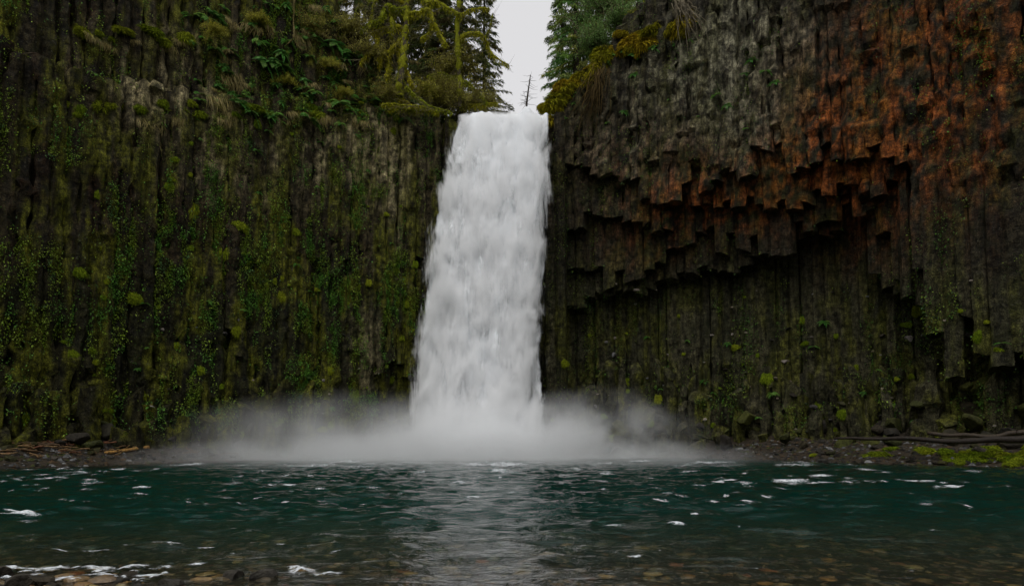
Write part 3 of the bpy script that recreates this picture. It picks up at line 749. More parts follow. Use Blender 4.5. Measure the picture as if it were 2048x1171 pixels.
CUSH = [cushion_mesh(s, (.09, .105, .007), (.22, .24, .012), .35, 1500) for s in (1, 2, 3, 4)]
CUSHG = [cushion_mesh(s, (.13, .085, .006), (.36, .27, .012), .6, 2200) for s in (11, 12, 13)]
FERN = [fern_mesh(s) for s in (21, 22, 23, 24)]
TUFT = [tuft_mesh(s) for s in (31, 32, 33)]
def face(p):                       # rotation that turns a -Y facing plant away from the rock
    return math.atan2(2 * CK * p[0], 1.0) * -1
def pick(S, cond, n, seed, mind=.0):
    r = np.random.default_rng(seed); px, py = pxof(S[:, :3]); m = np.where(cond(px, py, S))[0]
    m = r.permutation(m); out = []
    for j in m:
        p = S[j]
        if all(np.linalg.norm(p[:3] - q[:3]) > mind for q in out): out.append(p)
        if len(out) >= n: break
    return out
def where(p):
    """the landmark that a spot on the cliffs lies next to"""
    x, y = pxof(np.asarray(p[:3])); x, y = float(x), float(y)
    if x < 1000:
        a = 'beside the waterfall' if x > 720 else ('below the fern slope' if x > 480 else ('below the straw grass ledge' if x > 230 else 'at the dark outer end'))
        if y < 240: a = 'under the leaning maple' if x > 720 else ('around the rounded shrub' if x > 480 else ('along the straw grass ledges' if x > 230 else 'at the dark outer end'))
        return a, ('high' if y < 380 else ('halfway up' if y < 610 else 'low'))
    a = 'beside the waterfall' if x < 1250 else ('under the orange overhang' if x < 1600 else ('behind the long log' if x > 1820 else 'between overhang and log'))
    if y < 280: a = 'beside the waterfall' if x < 1250 else 'on the pale grey rock'
    return a, ('high' if y < 380 else ('halfway up' if y < 610 else 'low'))
def sized(s, a, b): return 'tiny' if s < a + (b - a) * .2 else ('small' if s < a + (b - a) * .5 else 'large')
def plant(meshes, name, label, cat, group, pts, s0, s1, seed, sq=(1, 1, 1)):
    r = random.Random(seed)
    for p in pts:
        s = s0 + (s1 - s0) * r.random() ** 1.6; sq_ = sq; sq = (sq_[0] * r.uniform(.7, 1.4), sq_[1], sq_[2] * r.uniform(.7, 1.5)); a_, h_ = where(p); o = thing(name, label.format(size=sized(s, s0, s1), high=h_, spot=a_), cat, tuple(p[:3] + np.array([p[3], p[4], 0]) * .05), face(p) + r.uniform(-.4, .4), (s * sq[0], s * sq[1], s * sq[2]), group, r.choice(meshes))
        o.rotation_euler[1] = r.uniform(-.25, .25); sq = sq_
nz = lambda S, f, t, sd: fbm(S[:, :3] * f, 3, sd) > t
plant(CUSH, 'moss_cushion', '{size} bright green moss cushion {high} on the left cliff {spot}', 'moss', 'moss cushions on the left cliff',
      pick(SL, lambda x, y, S: (y > 230) & (y < 870) & (x > 20) & (x < 850) & nz(S, .5, .47, 71), 200, 1, .42), .10, .42, 1, (1.1, .5, 1.3))
plant(CUSH, 'moss_cushion', '{size} moss cushion on a ledge of the left cliff {spot}', 'moss', 'moss cushions on the left ledges',
      pick(SL, lambda x, y, S: ((np.abs(y - 216) < 14) & (x > 130) & (x < 900)) | ((np.abs(y - 72) < 12) & (x > 150) & (x < 420)), 85, 2, .3), .22, .6, 2, (1.3, .9, .8))
plant(CUSH, 'moss_cushion', '{size} dull green moss cushion {high} on the right cliff {spot}', 'moss', 'moss cushions on the right cliff',
      pick(SR, lambda x, y, S: (y > 590) & (y < 880) & (x < 2040) & nz(S, .5, .5, 75), 70, 3, .5), .12, .36, 3, (1.1, .5, 1.2))
plant(FERN, 'sword_fern', '{size} dark green sword fern on the upper left cliff {spot}', 'fern', 'ferns on the left cliff',
      pick(SL, lambda x, y, S: (y > 5) & (y < 250) & (x > 380) & (x < 880), 150, 4, .45), .55, 1.15, 4)
plant(FERN, 'sword_fern', '{size} green fern rooted {high} on the mossy left cliff {spot}', 'fern', 'small ferns on the left cliff',
      pick(SL, lambda x, y, S: (y > 260) & (y < 840) & (x > 30) & (x < 830) & nz(S, .4, .5, 77), 60, 5, .7), .25, .5, 5)
plant(FERN, 'sword_fern', '{size} bright fern on the upper right cliff {spot}', 'fern', 'ferns on the right cliff',
      pick(SR, lambda x, y, S: (y > 100) & (y < 260) & (x > 1120) & (x < 1560), 16, 6, .8), .3, .6, 6)
plant(FERN, 'sword_fern', '{size} green fern in the rubble of the right cliff foot {spot}', 'fern', 'ferns at the right cliff foot',
      pick(SR, lambda x, y, S: (y > 640) & (y < 850) & (x > 1250) & (x < 2040), 36, 7, .8), .3, .55, 7)
plant(TUFT, 'grass_tuft', '{size} straw coloured grass tuft drooping from the left cliff {spot}', 'grass', 'dry grass tufts on the left cliff',
      pick(SL, lambda x, y, S: ((np.abs(y - 222) < 22) & (x > 250) & (x < 720)) | ((np.abs(y - 80) < 22) & (x > 130) & (x < 430)) | ((np.abs(y - 265) < 12) & (x > 280) & (x < 380)), 42, 8, .5), .45, .95, 8)
plant(TUFT, 'grass_tuft', '{size} brown grass tuft among the ferns of the left cliff {spot}', 'grass', 'brown grass tufts among the ferns',
      pick(SL, lambda x, y, S: (y > 5) & (y < 210) & (x > 430) & (x < 850), 40, 9, .6), .5, 1.1, 9)

# ------------------------------------------------------------------ golden moss along the right rim
RIMPX = [(1092, 214), (1104, 190), (1128, 160), (1150, 145), (1175, 122), (1195, 118), (1212, 88), (1238, 62), (1262, 58), (1292, 48), (1320, 44), (1352, 34), (1382, 28), (1402, 8)]
def rim_moss():
    r = random.Random(5); P = spline(RIMPX, 60)
    for i, (x, y) in enumerate(P):
        if i % 2 and i > 6 and r.random() < .3: continue
        p = on_cliff(x + r.uniform(-12, 12), y + r.uniform(-4, 40), -.5)
        s = r.choice([.3, .4, .55, .75, .95]) * r.uniform(.8, 1.15); o = thing('moss_mound', '%s golden moss mound on the right rim %s' % (sized(s, .25, 1.05), 'at the lip of the falls' if x < 1150 else ('above the brown hanging branches' if x < 1240 else 'near the pale bare branches')), 'moss', tuple(p), r.uniform(-.5, .5), (s * 1.2, s, s * .9), 'golden moss along the right rim', r.choice(CUSHG))
        o.rotation_euler[1] = r.uniform(-.5, .2)
    for i, (x, y) in enumerate(P[::2]):
        p = on_cliff(x + r.uniform(0, 30), y + r.uniform(25, 60), -.3)
        thing('sword_fern', 'green fern under the golden moss of the right rim', 'fern', tuple(p), r.uniform(-.5, .5), r.uniform(.4, .8), 'ferns under the right rim', r.choice(FERN))
rim_moss()
def hanging_roots(name, label, top, ends, Y, n, c, seed, thick=.02):
    r = np.random.default_rng(seed); mb = MB(); a = on_cliff(*top, -.9)
    for i in range(n):
        e0, e1 = ends[r.integers(0, len(ends))]; b = on_cliff(e0 + r.normal(0, 14), e1 + r.normal(0, 22), -.7)
        k = np.linspace(0, 1, 10)[:, None]; s0 = a + r.normal(0, .35, 3) * np.array([1, .3, .6])
        P = s0 + (b - s0) * k + np.cumsum(r.normal(0, .07, (10, 3)), 0) - np.array([0, .4, 0]) * np.sin(k * 3.14)
        mb.tube(P, thick * (1.2 - k[:, 0]) + .004, 4, np.array(c) * r.uniform(.5, 1.6))
    me = mb.mesh(name, M_BARK); o = thing(name, label, 'branches', (0, 0, 0), me=me)
hanging_roots('hanging_branches', 'brown mossy branches trailing down the right cliff under golden moss', (1205, 140), [(1165, 235), (1150, 260), (1180, 210), (1190, 230)], 55, 90, (.085, .055, .014), 3)
hanging_roots('bare_branches', 'pale bare branches hanging over the upper right cliff', (1362, 5), [(1395, 60), (1400, 85), (1370, 70), (1350, 50), (1385, 40), (1365, 95)], 55, 60, (.15, .125, .08), 4, .028)

# ------------------------------------------------------------------ trees
def tree(name, label, cat, loc, meshes, rz, s, group=None, names=('trunk', 'crown')):
    e = thing(name, label, cat, loc, rz, s, group)
    for nm, me in zip(names, meshes): link(nm, me, e)
    return e
CON = [conifer_meshes(1, 26, 3.4, .05, (.055, .066, .018), 190), conifer_meshes(2, 24, 3.2, .02, (.105, .165, .045), 260), conifer_meshes(3, 22, 2.6, .04, (.07, .115, .04), 190)]
def ground_at(x, y):
    rim = upL(x) if x < -4.6 else (rimR(x) if x > 2.6 else 27.7)
    return float(rim) - .3 + .3 * float(sm(3, 9, abs(x + 1))) * max(0, y - float(C(x)) - 1.5)
for i, (px, Y, k, s, lab) in enumerate([
        (918, 60, 0, 1.0, 'dark fir with ragged drooping branches beside the top of the falls'),
        (884, 64, 0, 1.1, 'slim dark fir behind the mossy trees left of the falls'),
        (850, 61, 0, .95, 'olive fir behind the leaning mossy maple'),
        (966, 68, 0, .95, 'ragged fir leaning to the sky gap left of the falls'),
        (800, 66, 0, 1.1, 'dark fir deep in the wood above the left cliff'),
        (760, 63, 0, 1.0, 'dark fir over the ferny slope of the left cliff'),
        (700, 62, 0, 1.1, 'dark fir on top of the stepped left cliff'),
        (775, 72, 0, 1.35, 'tall shadowy fir far back in the left wood'),
        (870, 59.5, 0, .7, 'young olive fir between the mossy maple trunks'),
        (1158, 64, 1, 1.05, 'full green fir at the sky gap right of the falls'),
        (1205, 67, 1, 1.1, 'tall green fir behind the shrubs of the right rim'),
        (1128, 72, 2, .95, 'bluish fir standing back in the gap right of the falls'),
        (1262, 68, 1, 1.1, 'green fir above the golden moss of the right rim'),
        (1085, 70, 2, .36, 'small thin fir beside the dead snag at the lip')]):
    x = (px - 1024) / FPX * Y; tree('conifer_tree', lab, 'tree', (x, Y, ground_at(x, Y) - .3), CON[k], i * 1.3, s)
def snag():
    mb = MB(); r = np.random.default_rng(8); a = at(1050, 226, 60); b = at(1061, 150, 60); k = np.linspace(0, 1, 10)[:, None]
    P = a + (b - a) * k + np.array([0, 0, -2.5]) * (1 - k) ** 6; mb.tube(P, .10 * (1 - .8 * k[:, 0]) + .02, 6, (.05, .04, .03))
    for i in range(34):
        u = r.uniform(.15, 1); q = a + (b - a) * u; e = q + np.array([r.normal(0, .5), r.normal(0, .5), r.normal(0, .2)]); mb.tube(np.stack([q, (q + e) / 2 + r.normal(0, .06, 3), e]), [.022, .015, .006], 3, (.05, .04, .03))
    thing('dead_snag', 'thin bare dead snag standing at the lip of the falls', 'tree', me=mb.mesh('dead_snag', M_BARK))
snag()

BUSH = [bush_meshes(1, 70, 3.2, (.15, .14, .022), (.14, .11, .035), 110), bush_meshes(2, 70, 3.0, (.085, .15, .035), (.11, .085, .045), 130, .9, .4), bush_meshes(3, 60, 2.6, (.19, .185, .018), (.15, .11, .02), 120, .5, .8)]
for i, (px, py, Y, k, s, lab) in enumerate([
        (890, 195, 56.5, 0, 1.0, 'brown twiggy thicket under the firs left of the falls'),
        (940, 205, 57, 0, .9, 'olive thicket leaning over the left lip of the falls'),
        (850, 180, 55.5, 2, .8, 'mossy olive thicket below the leaning maple'),
        (975, 208, 58, 0, .62, 'small twiggy bush at the very lip of the falls'),
        (905, 140, 58, 0, 1.1, 'tall olive brush among the trunks left of the falls'),
        (575, 165, 51.5, 2, .62, 'rounded yellow green shrub bulging from the left cliff'),
        (660, 130, 53, 2, .6, 'shaggy green shrub on the ferny left slope'),
        (430, 60, 46.5, 2, .5, 'hanging olive shrub at the top of the left cliff'),
        (740, 110, 54, 0, .8, 'dark brush above the ferns of the left slope'),
        (620, 60, 52.5, 0, .75, 'dark tangle of brush hanging over the dead branch'),
        (700, 60, 54, 0, .9, 'dark brush filling the slope left of the leaning maple'),
        (520, 40, 50, 2, .6, 'mossy shrub hanging at the top of the ferny cliff'),
        (690, 185, 53.3, 2, .5, 'low yellow green shrub on the ledge among ferns'),
        (780, 190, 54, 0, .7, 'brown brush on the ledge below the leaning maple'),
        (1190, 95, 58.5, 1, 1.0, 'pale green shrub above the moss of the right rim'),
        (1240, 50, 58.5, 1, 1.0, 'leafy green shrub overhanging the right rim'),
        (1290, 30, 58, 2, .9, 'yellowish shrub on top of the right cliff'),
        (1340, 15, 57, 1, .9, 'green shrub beside the pale hanging branches'),
        (1215, 20, 60, 1, 1.2, 'tall pale shrub before the green firs on the right')]):
    p = at(px, py, Y); tree('shrub', lab, 'shrub', tuple(p), BUSH[k], i * 1.1, s, None, ('stems', 'leaves'))

# mossy maples: limbs traced from the photo, standing on the ledge left of the falls
MZ = lambda x, y: (620 + x / 5.09, y / 5.09)
def limb(pts, Y, r0, r1, seed, dy=.6):
    r = np.random.default_rng(seed); P = np.array([at(*MZ(*p), Y) for p in pts]); P[:, 1] += np.linspace(0, -dy * len(pts) * .25, len(pts)) + r.normal(0, .12, len(pts))
    for i in range(len(P)): P[i] = at(*MZ(*pts[i]), P[i, 1])
    n = max(8, len(pts) * 6); Q = spline(P, n); Q += np.cumsum(r.normal(0, .012, Q.shape), 0)
    return Q, np.linspace(r0, r1, n)
def mossy(parent, limbs, Y, seed):
    r = np.random.default_rng(seed)
    for i, (pts, r0, r1, moss) in enumerate(limbs):
        Q, rad = limb(pts, Y, r0, r1, seed * 50 + i)
        mb = MB(); mb.tube(Q, rad, 6, (.05, .04, .022), .3, i)
        for j in range(int(len(Q) * 2.2)):                       # bare twigs
            a = Q[r.integers(2, len(Q))]; e = a + r.normal(0, .42, 3) + np.array([-.1, 0, -.25]); mb.tube(np.stack([a, (a + e) / 2 + r.normal(0, .07, 3), e, e + (e - a) * .5 + r.normal(0, .14, 3)]), [.016, .012, .008, .004], 3, np.array((.15, .13, .07)) * r.uniform(.5, 1.4))
        o = link('limb', mb.mesh('limb', M_BARK), parent)
        if moss > 0:
            mm = MB(); m_ = max(10, int(len(Q) * moss))
            rr = rad * (.45 + 1.3 * fbm(Q * 1.3, 2, i)) * (1 if moss > .4 else .85) + .03 * moss; mm.tube(Q + np.array([0, 0, .01]), rr, 8, np.array((.17, .155, .010)), 1.2, i + 3)
            m2 = int(520 * len(Q) / 10 * moss); ii = r.integers(0, len(Q), m2); P = Q[ii] + r.normal(0, 1, (m2, 3)) * rr[ii][:, None] * .9 + np.array([0, 0, -1]) * (r.random((m2, 1)) ** 3) * .35 * moss
            k = r.random((m2, 1)); mm.leaves(P, r.normal(0, .5, (m2, 3)) + np.array([0, 0, -.8]), r.uniform(.08, .30, m2), .05, (np.array((.12, .12, .008)) * (1 - k) + np.array((.36, .31, .014)) * k) * r.uniform(.6, 1.3, (m2, 1)), .3, i)
            link('moss', mm.mesh('moss', M_MOSS), o)
e = thing('mossy_maple', 'leaning maple with bare drooping limbs wrapped in yellow green moss', 'tree', tuple(at(810, 190, 54.5)))
mats = []
def place_abs(e):                   # children are built in world coordinates: undo the parent's offset
    for ch in e.children: ch.matrix_parent_inverse = e.matrix_basis.inverted()
mossy(e, [([(1000, -120), (985, 60), (985, 200), (970, 400), (960, 620), (935, 840), (930, 980)], .15, .24, .2),
          ([(985, 90), (870, 92), (800, 55), (760, 120), (740, 180), (640, 230), (530, 292)], .13, .03, 1.0),
          ([(820, 70), (830, 160), (850, 260), (835, 330)], .10, .03, 1.2),
          ([(970, 300), (850, 275), (740, 288), (620, 300)], .11, .04, 1.0),
          ([(650, 300), (685, 370), (680, 480), (640, 510), (585, 560), (520, 620)], .10, .02, 1.0),
          ([(960, 420), (920, 412), (820, 520), (740, 575), (735, 650)], .10, .05, 1.3),
          ([(810, 530), (790, 600), (805, 690), (780, 760)], .09, .03, 1.5),
          ([(905, 430), (930, 600), (950, 700), (990, 740), (1035, 850)], .11, .03, 1.4),
          ([(930, 620), (920, 700), (905, 780)], .08, .03, 1.2),
          ([(990, 170), (1080, 122), (1215, 108), (1250, 220), (1320, 330), (1385, 435)], .13, .04, 1.0),
          ([(1250, 220), (1210, 320), (1130, 380)], .07, .02, .9),
          ([(985, 60), (900, 0), (850, -60)], .10, .05, .5),
          ([(680, -10), (640, 60), (630, 180), (540, 300)], .05, .015, .25),
          ([(660, 10), (520, 40), (440, 160), (330, 165)], .04, .012, .1)], 54.5, 3)
place_abs(e)
e = thing('mossy_maple', 'upright mossy maple with a crooked limb reaching into the sky gap', 'tree', tuple(at(922, 205, 57)))
mossy(e, [([(1535, -120), (1520, 0), (1500, 300), (1510, 600), (1530, 900), (1535, 1100)], .14, .20, .25),
          ([(1510, 460), (1560, 372), (1680, 338), (1770, 400), (1800, 480), (1860, 580), (2005, 672)], .15, .03, .7),
          ([(1770, 400), (1830, 300), (1862, 150)], .07, .02, .25),
          ([(1515, 175), (1620, 110), (1820, 92)], .10, .03, .6),
          ([(1150, -10), (1200, 32), (1290, 20), (1400, 92), (1520, 160)], .10, .08, 1.0),
          ([(1510, 800), (1400, 770), (1320, 740), (1200, 770)], .09, .03, 1.0),
          ([(1520, 820), (1620, 850), (1720, 960), (1800, 1040)], .08, .03, .8),
          ([(1530, 1060), (1700, 1070), (1900, 1050)], .09, .03, .9)], 57, 4)
place_abs(e)
e = thing('fallen_branches', 'tangle of mossy fallen branches lying on the lip left of the falls', 'branches', tuple(at(840, 215, 54)))
mossy(e, [([(740, 1065), (860, 1060), (960, 1085), (1150, 1090), (1320, 1150)], .06, .025, .6),
          ([(980, 880), (1060, 960), (1120, 1000), (1200, 1065), (1420, 1135)], .055, .02, .6),
          ([(800, 1115), (920, 1110), (1100, 1150), (1300, 1160)], .05, .025, .6),
          ([(900, 1000), (990, 1030), (1080, 1110)], .05, .03, .6)], 53.6, 5)
place_abs(e)
e = thing('dead_branch', 'crooked tan dead branch hanging on the fern covered left cliff', 'branch', tuple(at(585, 60, 52)))
def px_tree(e, limbs, Y, c, seed):
    r = np.random.default_rng(seed)
    for pts, r0, r1 in limbs:
        P = np.array([at(x, y, Y + r.normal(0, .15)) for x, y in pts]); Q = spline(P, len(pts) * 6); Q += np.cumsum(r.normal(0, .01, Q.shape), 0)
        mb = MB(); mb.tube(Q, np.linspace(r0, r1, len(Q)), 5, c, .4, seed); link('limb', mb.mesh('limb', M_BARK), e)
    place_abs(e)
px_tree(e, [([(588, 0), (585, 40), (585, 75), (562, 98)], .08, .04), ([(585, 70), (598, 95), (612, 100)], .05, .02), ([(566, 95), (575, 118)], .04, .02)], 51.2, (.12, .095, .03), 6)

# ------------------------------------------------------------------ rocks, logs and driftwood on the banks
def rock_mesh(seed, flat=.7, c=(.05, .045, .035), sub=2, ang=.5, m=None):
    V, F = (ico()[2].copy(), ico()[3]) if sub == 2 else (ico()[0].copy(), ico()[1]); r = np.random.default_rng(seed)
    for _ in range(9):                                        # chop with random planes for broken faces
        n = r.normal(size=3); n /= np.linalg.norm(n); d = r.uniform(.42, .8); h = V @ n; V = V - np.maximum(h - d, 0)[:, None] * n * ang * 1.98
    V = V * (1 + .2 * (fbm(V * 1.6 + seed, 3, seed)[:, None] - .5)); V = V * np.array([r.uniform(.9, 1.3), r.uniform(.8, 1.1), flat])
    g = fbm(V * 2 + 7, 2, seed)[:, None]
    return mesh('rock', V, None, F, np.array(c) * (.6 + .8 * g), m or M_TALUS, True, 20)
BROCK = [rock_mesh(s, .75, c, 2, .5, M_STONE if s == 5 else None) for s, c in enumerate([(.018, .016, .012), (.028, .026, .022), (.014, .012, .008), (.034, .032, .030), (.024, .024, .008), (.17, .17, .18)])]  # the last, palest colour paints in sky reflected off wet broken faces
def bank_point(px, d, rg):
    """a point on the bank d metres in front of the cliff in the direction of pixel column px"""
    lo, hi = 20, 60
    for _ in range(30):
        Y = (lo + hi) / 2; x = (px - 1024) / FPX * Y
        dd = (float(C(x)) - Y) / math.sqrt(1 + (2 * CK * x) ** 2)
        if dd > d: lo = Y
        else: hi = Y
    return x, Y, float(ground_z(np.array(x), np.array(Y)))
rd = random.Random(77)
for i in range(110):
    L = i < 50; px = rd.uniform(-20, 560) if L else rd.uniform(1330, 2070)
    x, Y, z = bank_point(px, rd.uniform(.3, 5.5), rd); s = rd.choice([.12, .16, .2, .25, .3, .42]) * rd.uniform(.8, 1.2)
    o = thing('boulder', '%s broken rock on the %s bank %s' % (sized(s, .1, .5) + ' grey', 'left' if L else 'right', ('beside the driftwood pile' if px < 230 else 'near the mist') if L else ('near the mist' if px < 1600 else ('beside the tip of the long log' if px < 1830 else 'among the moss clumps'))), 'rock', (x, Y, z + s * .2), rd.uniform(0, 6.28), s, 'rocks on the left bank' if L else 'rocks on the right bank', rd.choice(BROCK[:5]))
    o.rotation_euler[0] = rd.uniform(-.4, .4)
# mossy fallen blocks heaped at the cliff foot
MROCK = [rock_mesh(60 + i, .8, c, 3) for i, c in enumerate([(.022, .020, .012), (.040, .045, .008), (.030, .034, .008), (.016, .014, .010)])]
for i in range(130):
    L = i < 60; px = rd.uniform(-20, 640) if L else rd.uniform(1200, 2070)
    d = rd.uniform(-1.5, 2.2) if L else rd.uniform(-3.0, 1.2); x, Y, z = bank_point(px, d, rd); s = rd.choice([.35, .45, .6, .8]) * rd.uniform(.8, 1.2)
    z = max(z, 0.0) + rd.random() ** 2 * 3.2 * (1 if d < .3 else .25)
    o = thing('talus_block', '%s fallen block heaped against the %s cliff %s' % (sized(s, .28, .96) + ' mossy', 'left' if L else 'right', ('behind the driftwood pile' if px < 300 else 'near the mist') if L else ('near the mist' if px < 1500 else ('behind the tip of the long log' if px < 1800 else 'behind the long log'))), 'rock', (x, Y, z), rd.uniform(0, 6.28), s, 'fallen blocks under the %s cliff' % ('left' if L else 'right'), rd.choice(MROCK))
    o.rotation_euler[0] = rd.uniform(-.7, .7); o.rotation_euler[1] = rd.uniform(-.7, .7)
# wet chips, some coloured pale to imitate sky glints, stuck among the broken columns of the lower cliffs
for nm, S, cond, n, grp in (('L', SL, lambda x, y, S: (y > 640) & (y < 880) & (x > 280) & (x < 800), 50, 'left'), ('R', SR, lambda x, y, S: (y > 560) & (y < 890) & (x > 1180) & (x < 2040), 190, 'right')):
    for p in pick(S, cond, n, 91, .45):
        s = .10 + .30 * rd.random() ** 2; o = thing('rock_shard', '%s wet broken rock wedged %s in the %s cliff %s' % (sized(s, .10, .36), where(p)[1], grp, where(p)[0]), 'rock', tuple(p[:3]), rd.uniform(0, 6.28), (s, s, s * rd.uniform(.5, 1)), 'wet rocks in the %s cliff foot' % grp, rd.choice(BROCK + BROCK[5:] * 4))
        o.rotation_euler[0] = rd.uniform(-.7, .7)
def gravel(name, n, gen, cols, s0, s1, seed, label, flat=.55, m=None):
    """countless small stones in one mesh"""
    r = np.random.default_rng(seed); x, y = gen(r, n); z = ground_z(x, y); n = len(x)
    base = np.array([[1, 0, 0], [.45, .8, 0], [-.55, .75, 0], [-1, 0, 0], [-.5, -.8, 0], [.5, -.8, 0], [.35, .1, .8], [-.4, -.1, .75]], float)
    tri = np.array([[0, 1, 6], [1, 2, 6], [2, 7, 6], [2, 3, 7], [3, 4, 7], [4, 5, 7], [5, 6, 7], [5, 0, 6]])
    s = r.uniform(s0, s1, n) * r.choice([.6, 1, 1, 1.5], n); a = r.uniform(0, 6.28, n); ca, sa = np.cos(a), np.sin(a)
    B = base[None] * (1 + r.normal(0, .13, (n, 8, 3))) * np.array([1.2, .85, flat]); B = B * s[:, None, None]
    V = np.stack([B[..., 0] * ca[:, None] - B[..., 1] * sa[:, None] + x[:, None], B[..., 0] * sa[:, None] + B[..., 1] * ca[:, None] + y[:, None], B[..., 2] + z[:, None] - s[:, None] * .12], -1)
    T = (tri[None] + (np.arange(n) * 8)[:, None, None]).reshape(-1, 3)
    c = np.array(cols)[r.integers(0, len(cols), n)] * r.uniform(.5, 1.5, (n, 1))
    link(name, mesh(name, V.reshape(-1, 3), None, T, np.repeat(c, 8, 0), m or M_STONE, True, 40), None, kind='stuff', label=label)
BED = [(.09, .055, .018), (.14, .085, .022), (.06, .042, .02), (.10, .085, .045), (.10, .040, .015), (.18, .13, .045)]
BANK = [(.018, .016, .012), (.03, .027, .024), (.012, .010, .007), (.045, .028, .013), (.03, .034, .008), (.09, .09, .09)]
gravel('gravel', 16000, lambda r, n: ((r.uniform(-15, 15, n)), 5.5 + 11 * r.random(n) ** 1.25), BED, .025, .07, 1, 'brown gravel of the shallow stream bed')
def bank_gen(r, n):
    x = np.concatenate([r.uniform(-34, -11, n // 2), r.uniform(9, 34, n - n // 2)]); d = r.uniform(-.5, 7, n); k = np.sqrt(1 + (2 * CK * x) ** 2)
    return x, C(x) - d * k
gravel('bank_gravel', 9000, bank_gen, BANK, .06, .17, 2, 'dark gravel and broken stone of the far banks', .8, M_TALUS)
STONE = [rock_mesh(100 + s, .42, c, 2, .25, M_STONE) for s, c in enumerate([(.10, .062, .02), (.15, .095, .026), (.06, .047, .026), (.11, .09, .05), (.11, .046, .018), (.20, .15, .055), (.08, .085, .05)])]
for i in range(230):
    Y = 7.2 + 6.5 * rd.random() ** 1.2; x = rd.uniform(-.85, .85) * Y; s = rd.uniform(.05, .15)
    thing('stone', '%s %s stone on the stream bed %s' % (sized(s, .05, .15), ['brown', 'tan', 'dark', 'olive grey', 'reddish', 'yellowish', 'greenish'][i % 7], 'in the shallows near the breaking wave' if x < -.3 * Y else ('under the reflection of the falls' if x < .08 * Y else ('under deeper clear water' if Y > 10 else 'in the open clear shallows'))), 'stone', (x, Y, float(ground_z(x, Y)) + s * .12), rd.uniform(0, 6.28), s, 'stones on the stream bed', STONE[i % len(STONE)])
for i in range(34):
    x = rd.uniform(-6.9, -2.6); Y = rd.uniform(7.4, 8.6); s = rd.choice([.07, .1, .13, .18]) * rd.uniform(.8, 1.2)
    o = thing('shore_stone', '%s wet stone breaking the surface at the near shore %s' % (sized(s, .05, .22), 'in the breaking foam' if Y > 8.1 else 'behind the line of foam'), 'stone', (x, Y, max(float(ground_z(x, Y)), -.06) + s * .18), rd.uniform(0, 6.28), s, 'stones at the near shore', rd.choice(STONE[2:4] + BROCK[:3]))
    o.rotation_euler[0] = rd.uniform(-.25, .25)

def log(name, label, a, b, r0, r1, c, seed, stubs=4, bend=1.0):
    r = np.random.default_rng(seed); k = np.linspace(0, 1, 26)[:, None]; a, b = np.array(a), np.array(b)
    P = a + (b - a) * k + bend * (np.array([0, .3, .22]) * np.sin(k * 5 + seed) * .7 + np.array([0, .05, .05]) * np.sin(k * 17 + seed)); mb = MB(); mb.tube(P, np.linspace(r0, r1, 26), 9, c, .35, seed)
    for j in range(stubs):
        q = P[r.integers(3, 23)]; e = q + np.array([r.normal(0, .3), -r.uniform(.1, .3), r.uniform(.1, .4)]); mb.tube(np.stack([q, (q + e) / 2, e]), [r0 * .35, r0 * .25, r0 * .12], 5, c)
    thing(name, label, 'log', me=mb.mesh(name, M_WOOD))
def on_bank(px, py, lift=.1):
    """where the view ray of a pixel meets the bank"""
    d = ray(px, py)
    for t in np.arange(20, 62, .1):
        p = np.array([0, 0, CAMZ]) + d * t
        if p[2] < float(ground_z(p[0], p[1])) + lift: return p
    return np.array([0, 0, CAMZ]) + d * 40
log('fallen_log', 'long dark fallen log lying along the right bank', at(1672, 882, 43.5), at(2090, 872, 35.5), .07, .20, (.020, .014, .009), 1)
log('fallen_log', 'shorter brown log lying behind the long dark log', at(1860, 872, 39.5), at(2090, 860, 36.5), .10, .15, (.035, .024, .013), 2, 2)
log('driftwood_log', 'straight golden driftwood pole resting on the left bank', on_bank(210, 905), on_bank(297, 894), .09, .11, (.30, .16, .04), 3, 0, .06)
DW = [(.10, .055, .020), (.14, .08, .03), (.07, .04, .018), (.18, .11, .045), (.12, .045, .018)]
for i in range(70):
    px = rd.gauss(90, 85) if i < 60 else rd.uniform(200, 460); py = rd.uniform(884, 912); p = on_bank(px, py, .15)
    l = rd.uniform(.4, 1.8); a = rd.gauss(0, .5); d = np.array([math.cos(a), math.sin(a) * .5, rd.gauss(0, .12)]) * l
    mb = MB(); k = np.linspace(-.5, .5, 6)[:, None]; mb.tube(d * k + np.random.default_rng(i).normal(0, .03, (6, 3)), rd.uniform(.02, .055), 5, DW[i % 5], .3, i)
    thing('driftwood_stick', '%s %s driftwood stick %s' % ('long' if l > 1.3 else ('short' if l < .8 else 'middling'), ['brown', 'light brown', 'dark brown', 'pale', 'reddish'][i % 5], 'in the pile on the left bank' if px < 200 else 'lying apart near the golden pole'), 'stick', tuple(p + np.array([0, 0, .05])), me=mb.mesh('driftwood_stick', M_WOOD), group='driftwood sticks on the left bank')
for i in range(46):
    px = 2060 - abs(rd.gauss(0, 130)); py = rd.uniform(893, 928) if px > 1850 else rd.uniform(893, 912); p = on_bank(px, py, .1); s = rd.uniform(.25, .6)
    thing('moss_clump', '%s yellow green moss clump on the right bank %s' % (sized(s, .25, .6), 'at the water edge' if py > 912 else 'below the long log'), 'moss', tuple(p), rd.uniform(-1, 1), (s * 1.3, s, s * .6), 'moss clumps on the right bank', rd.choice(CUSH))

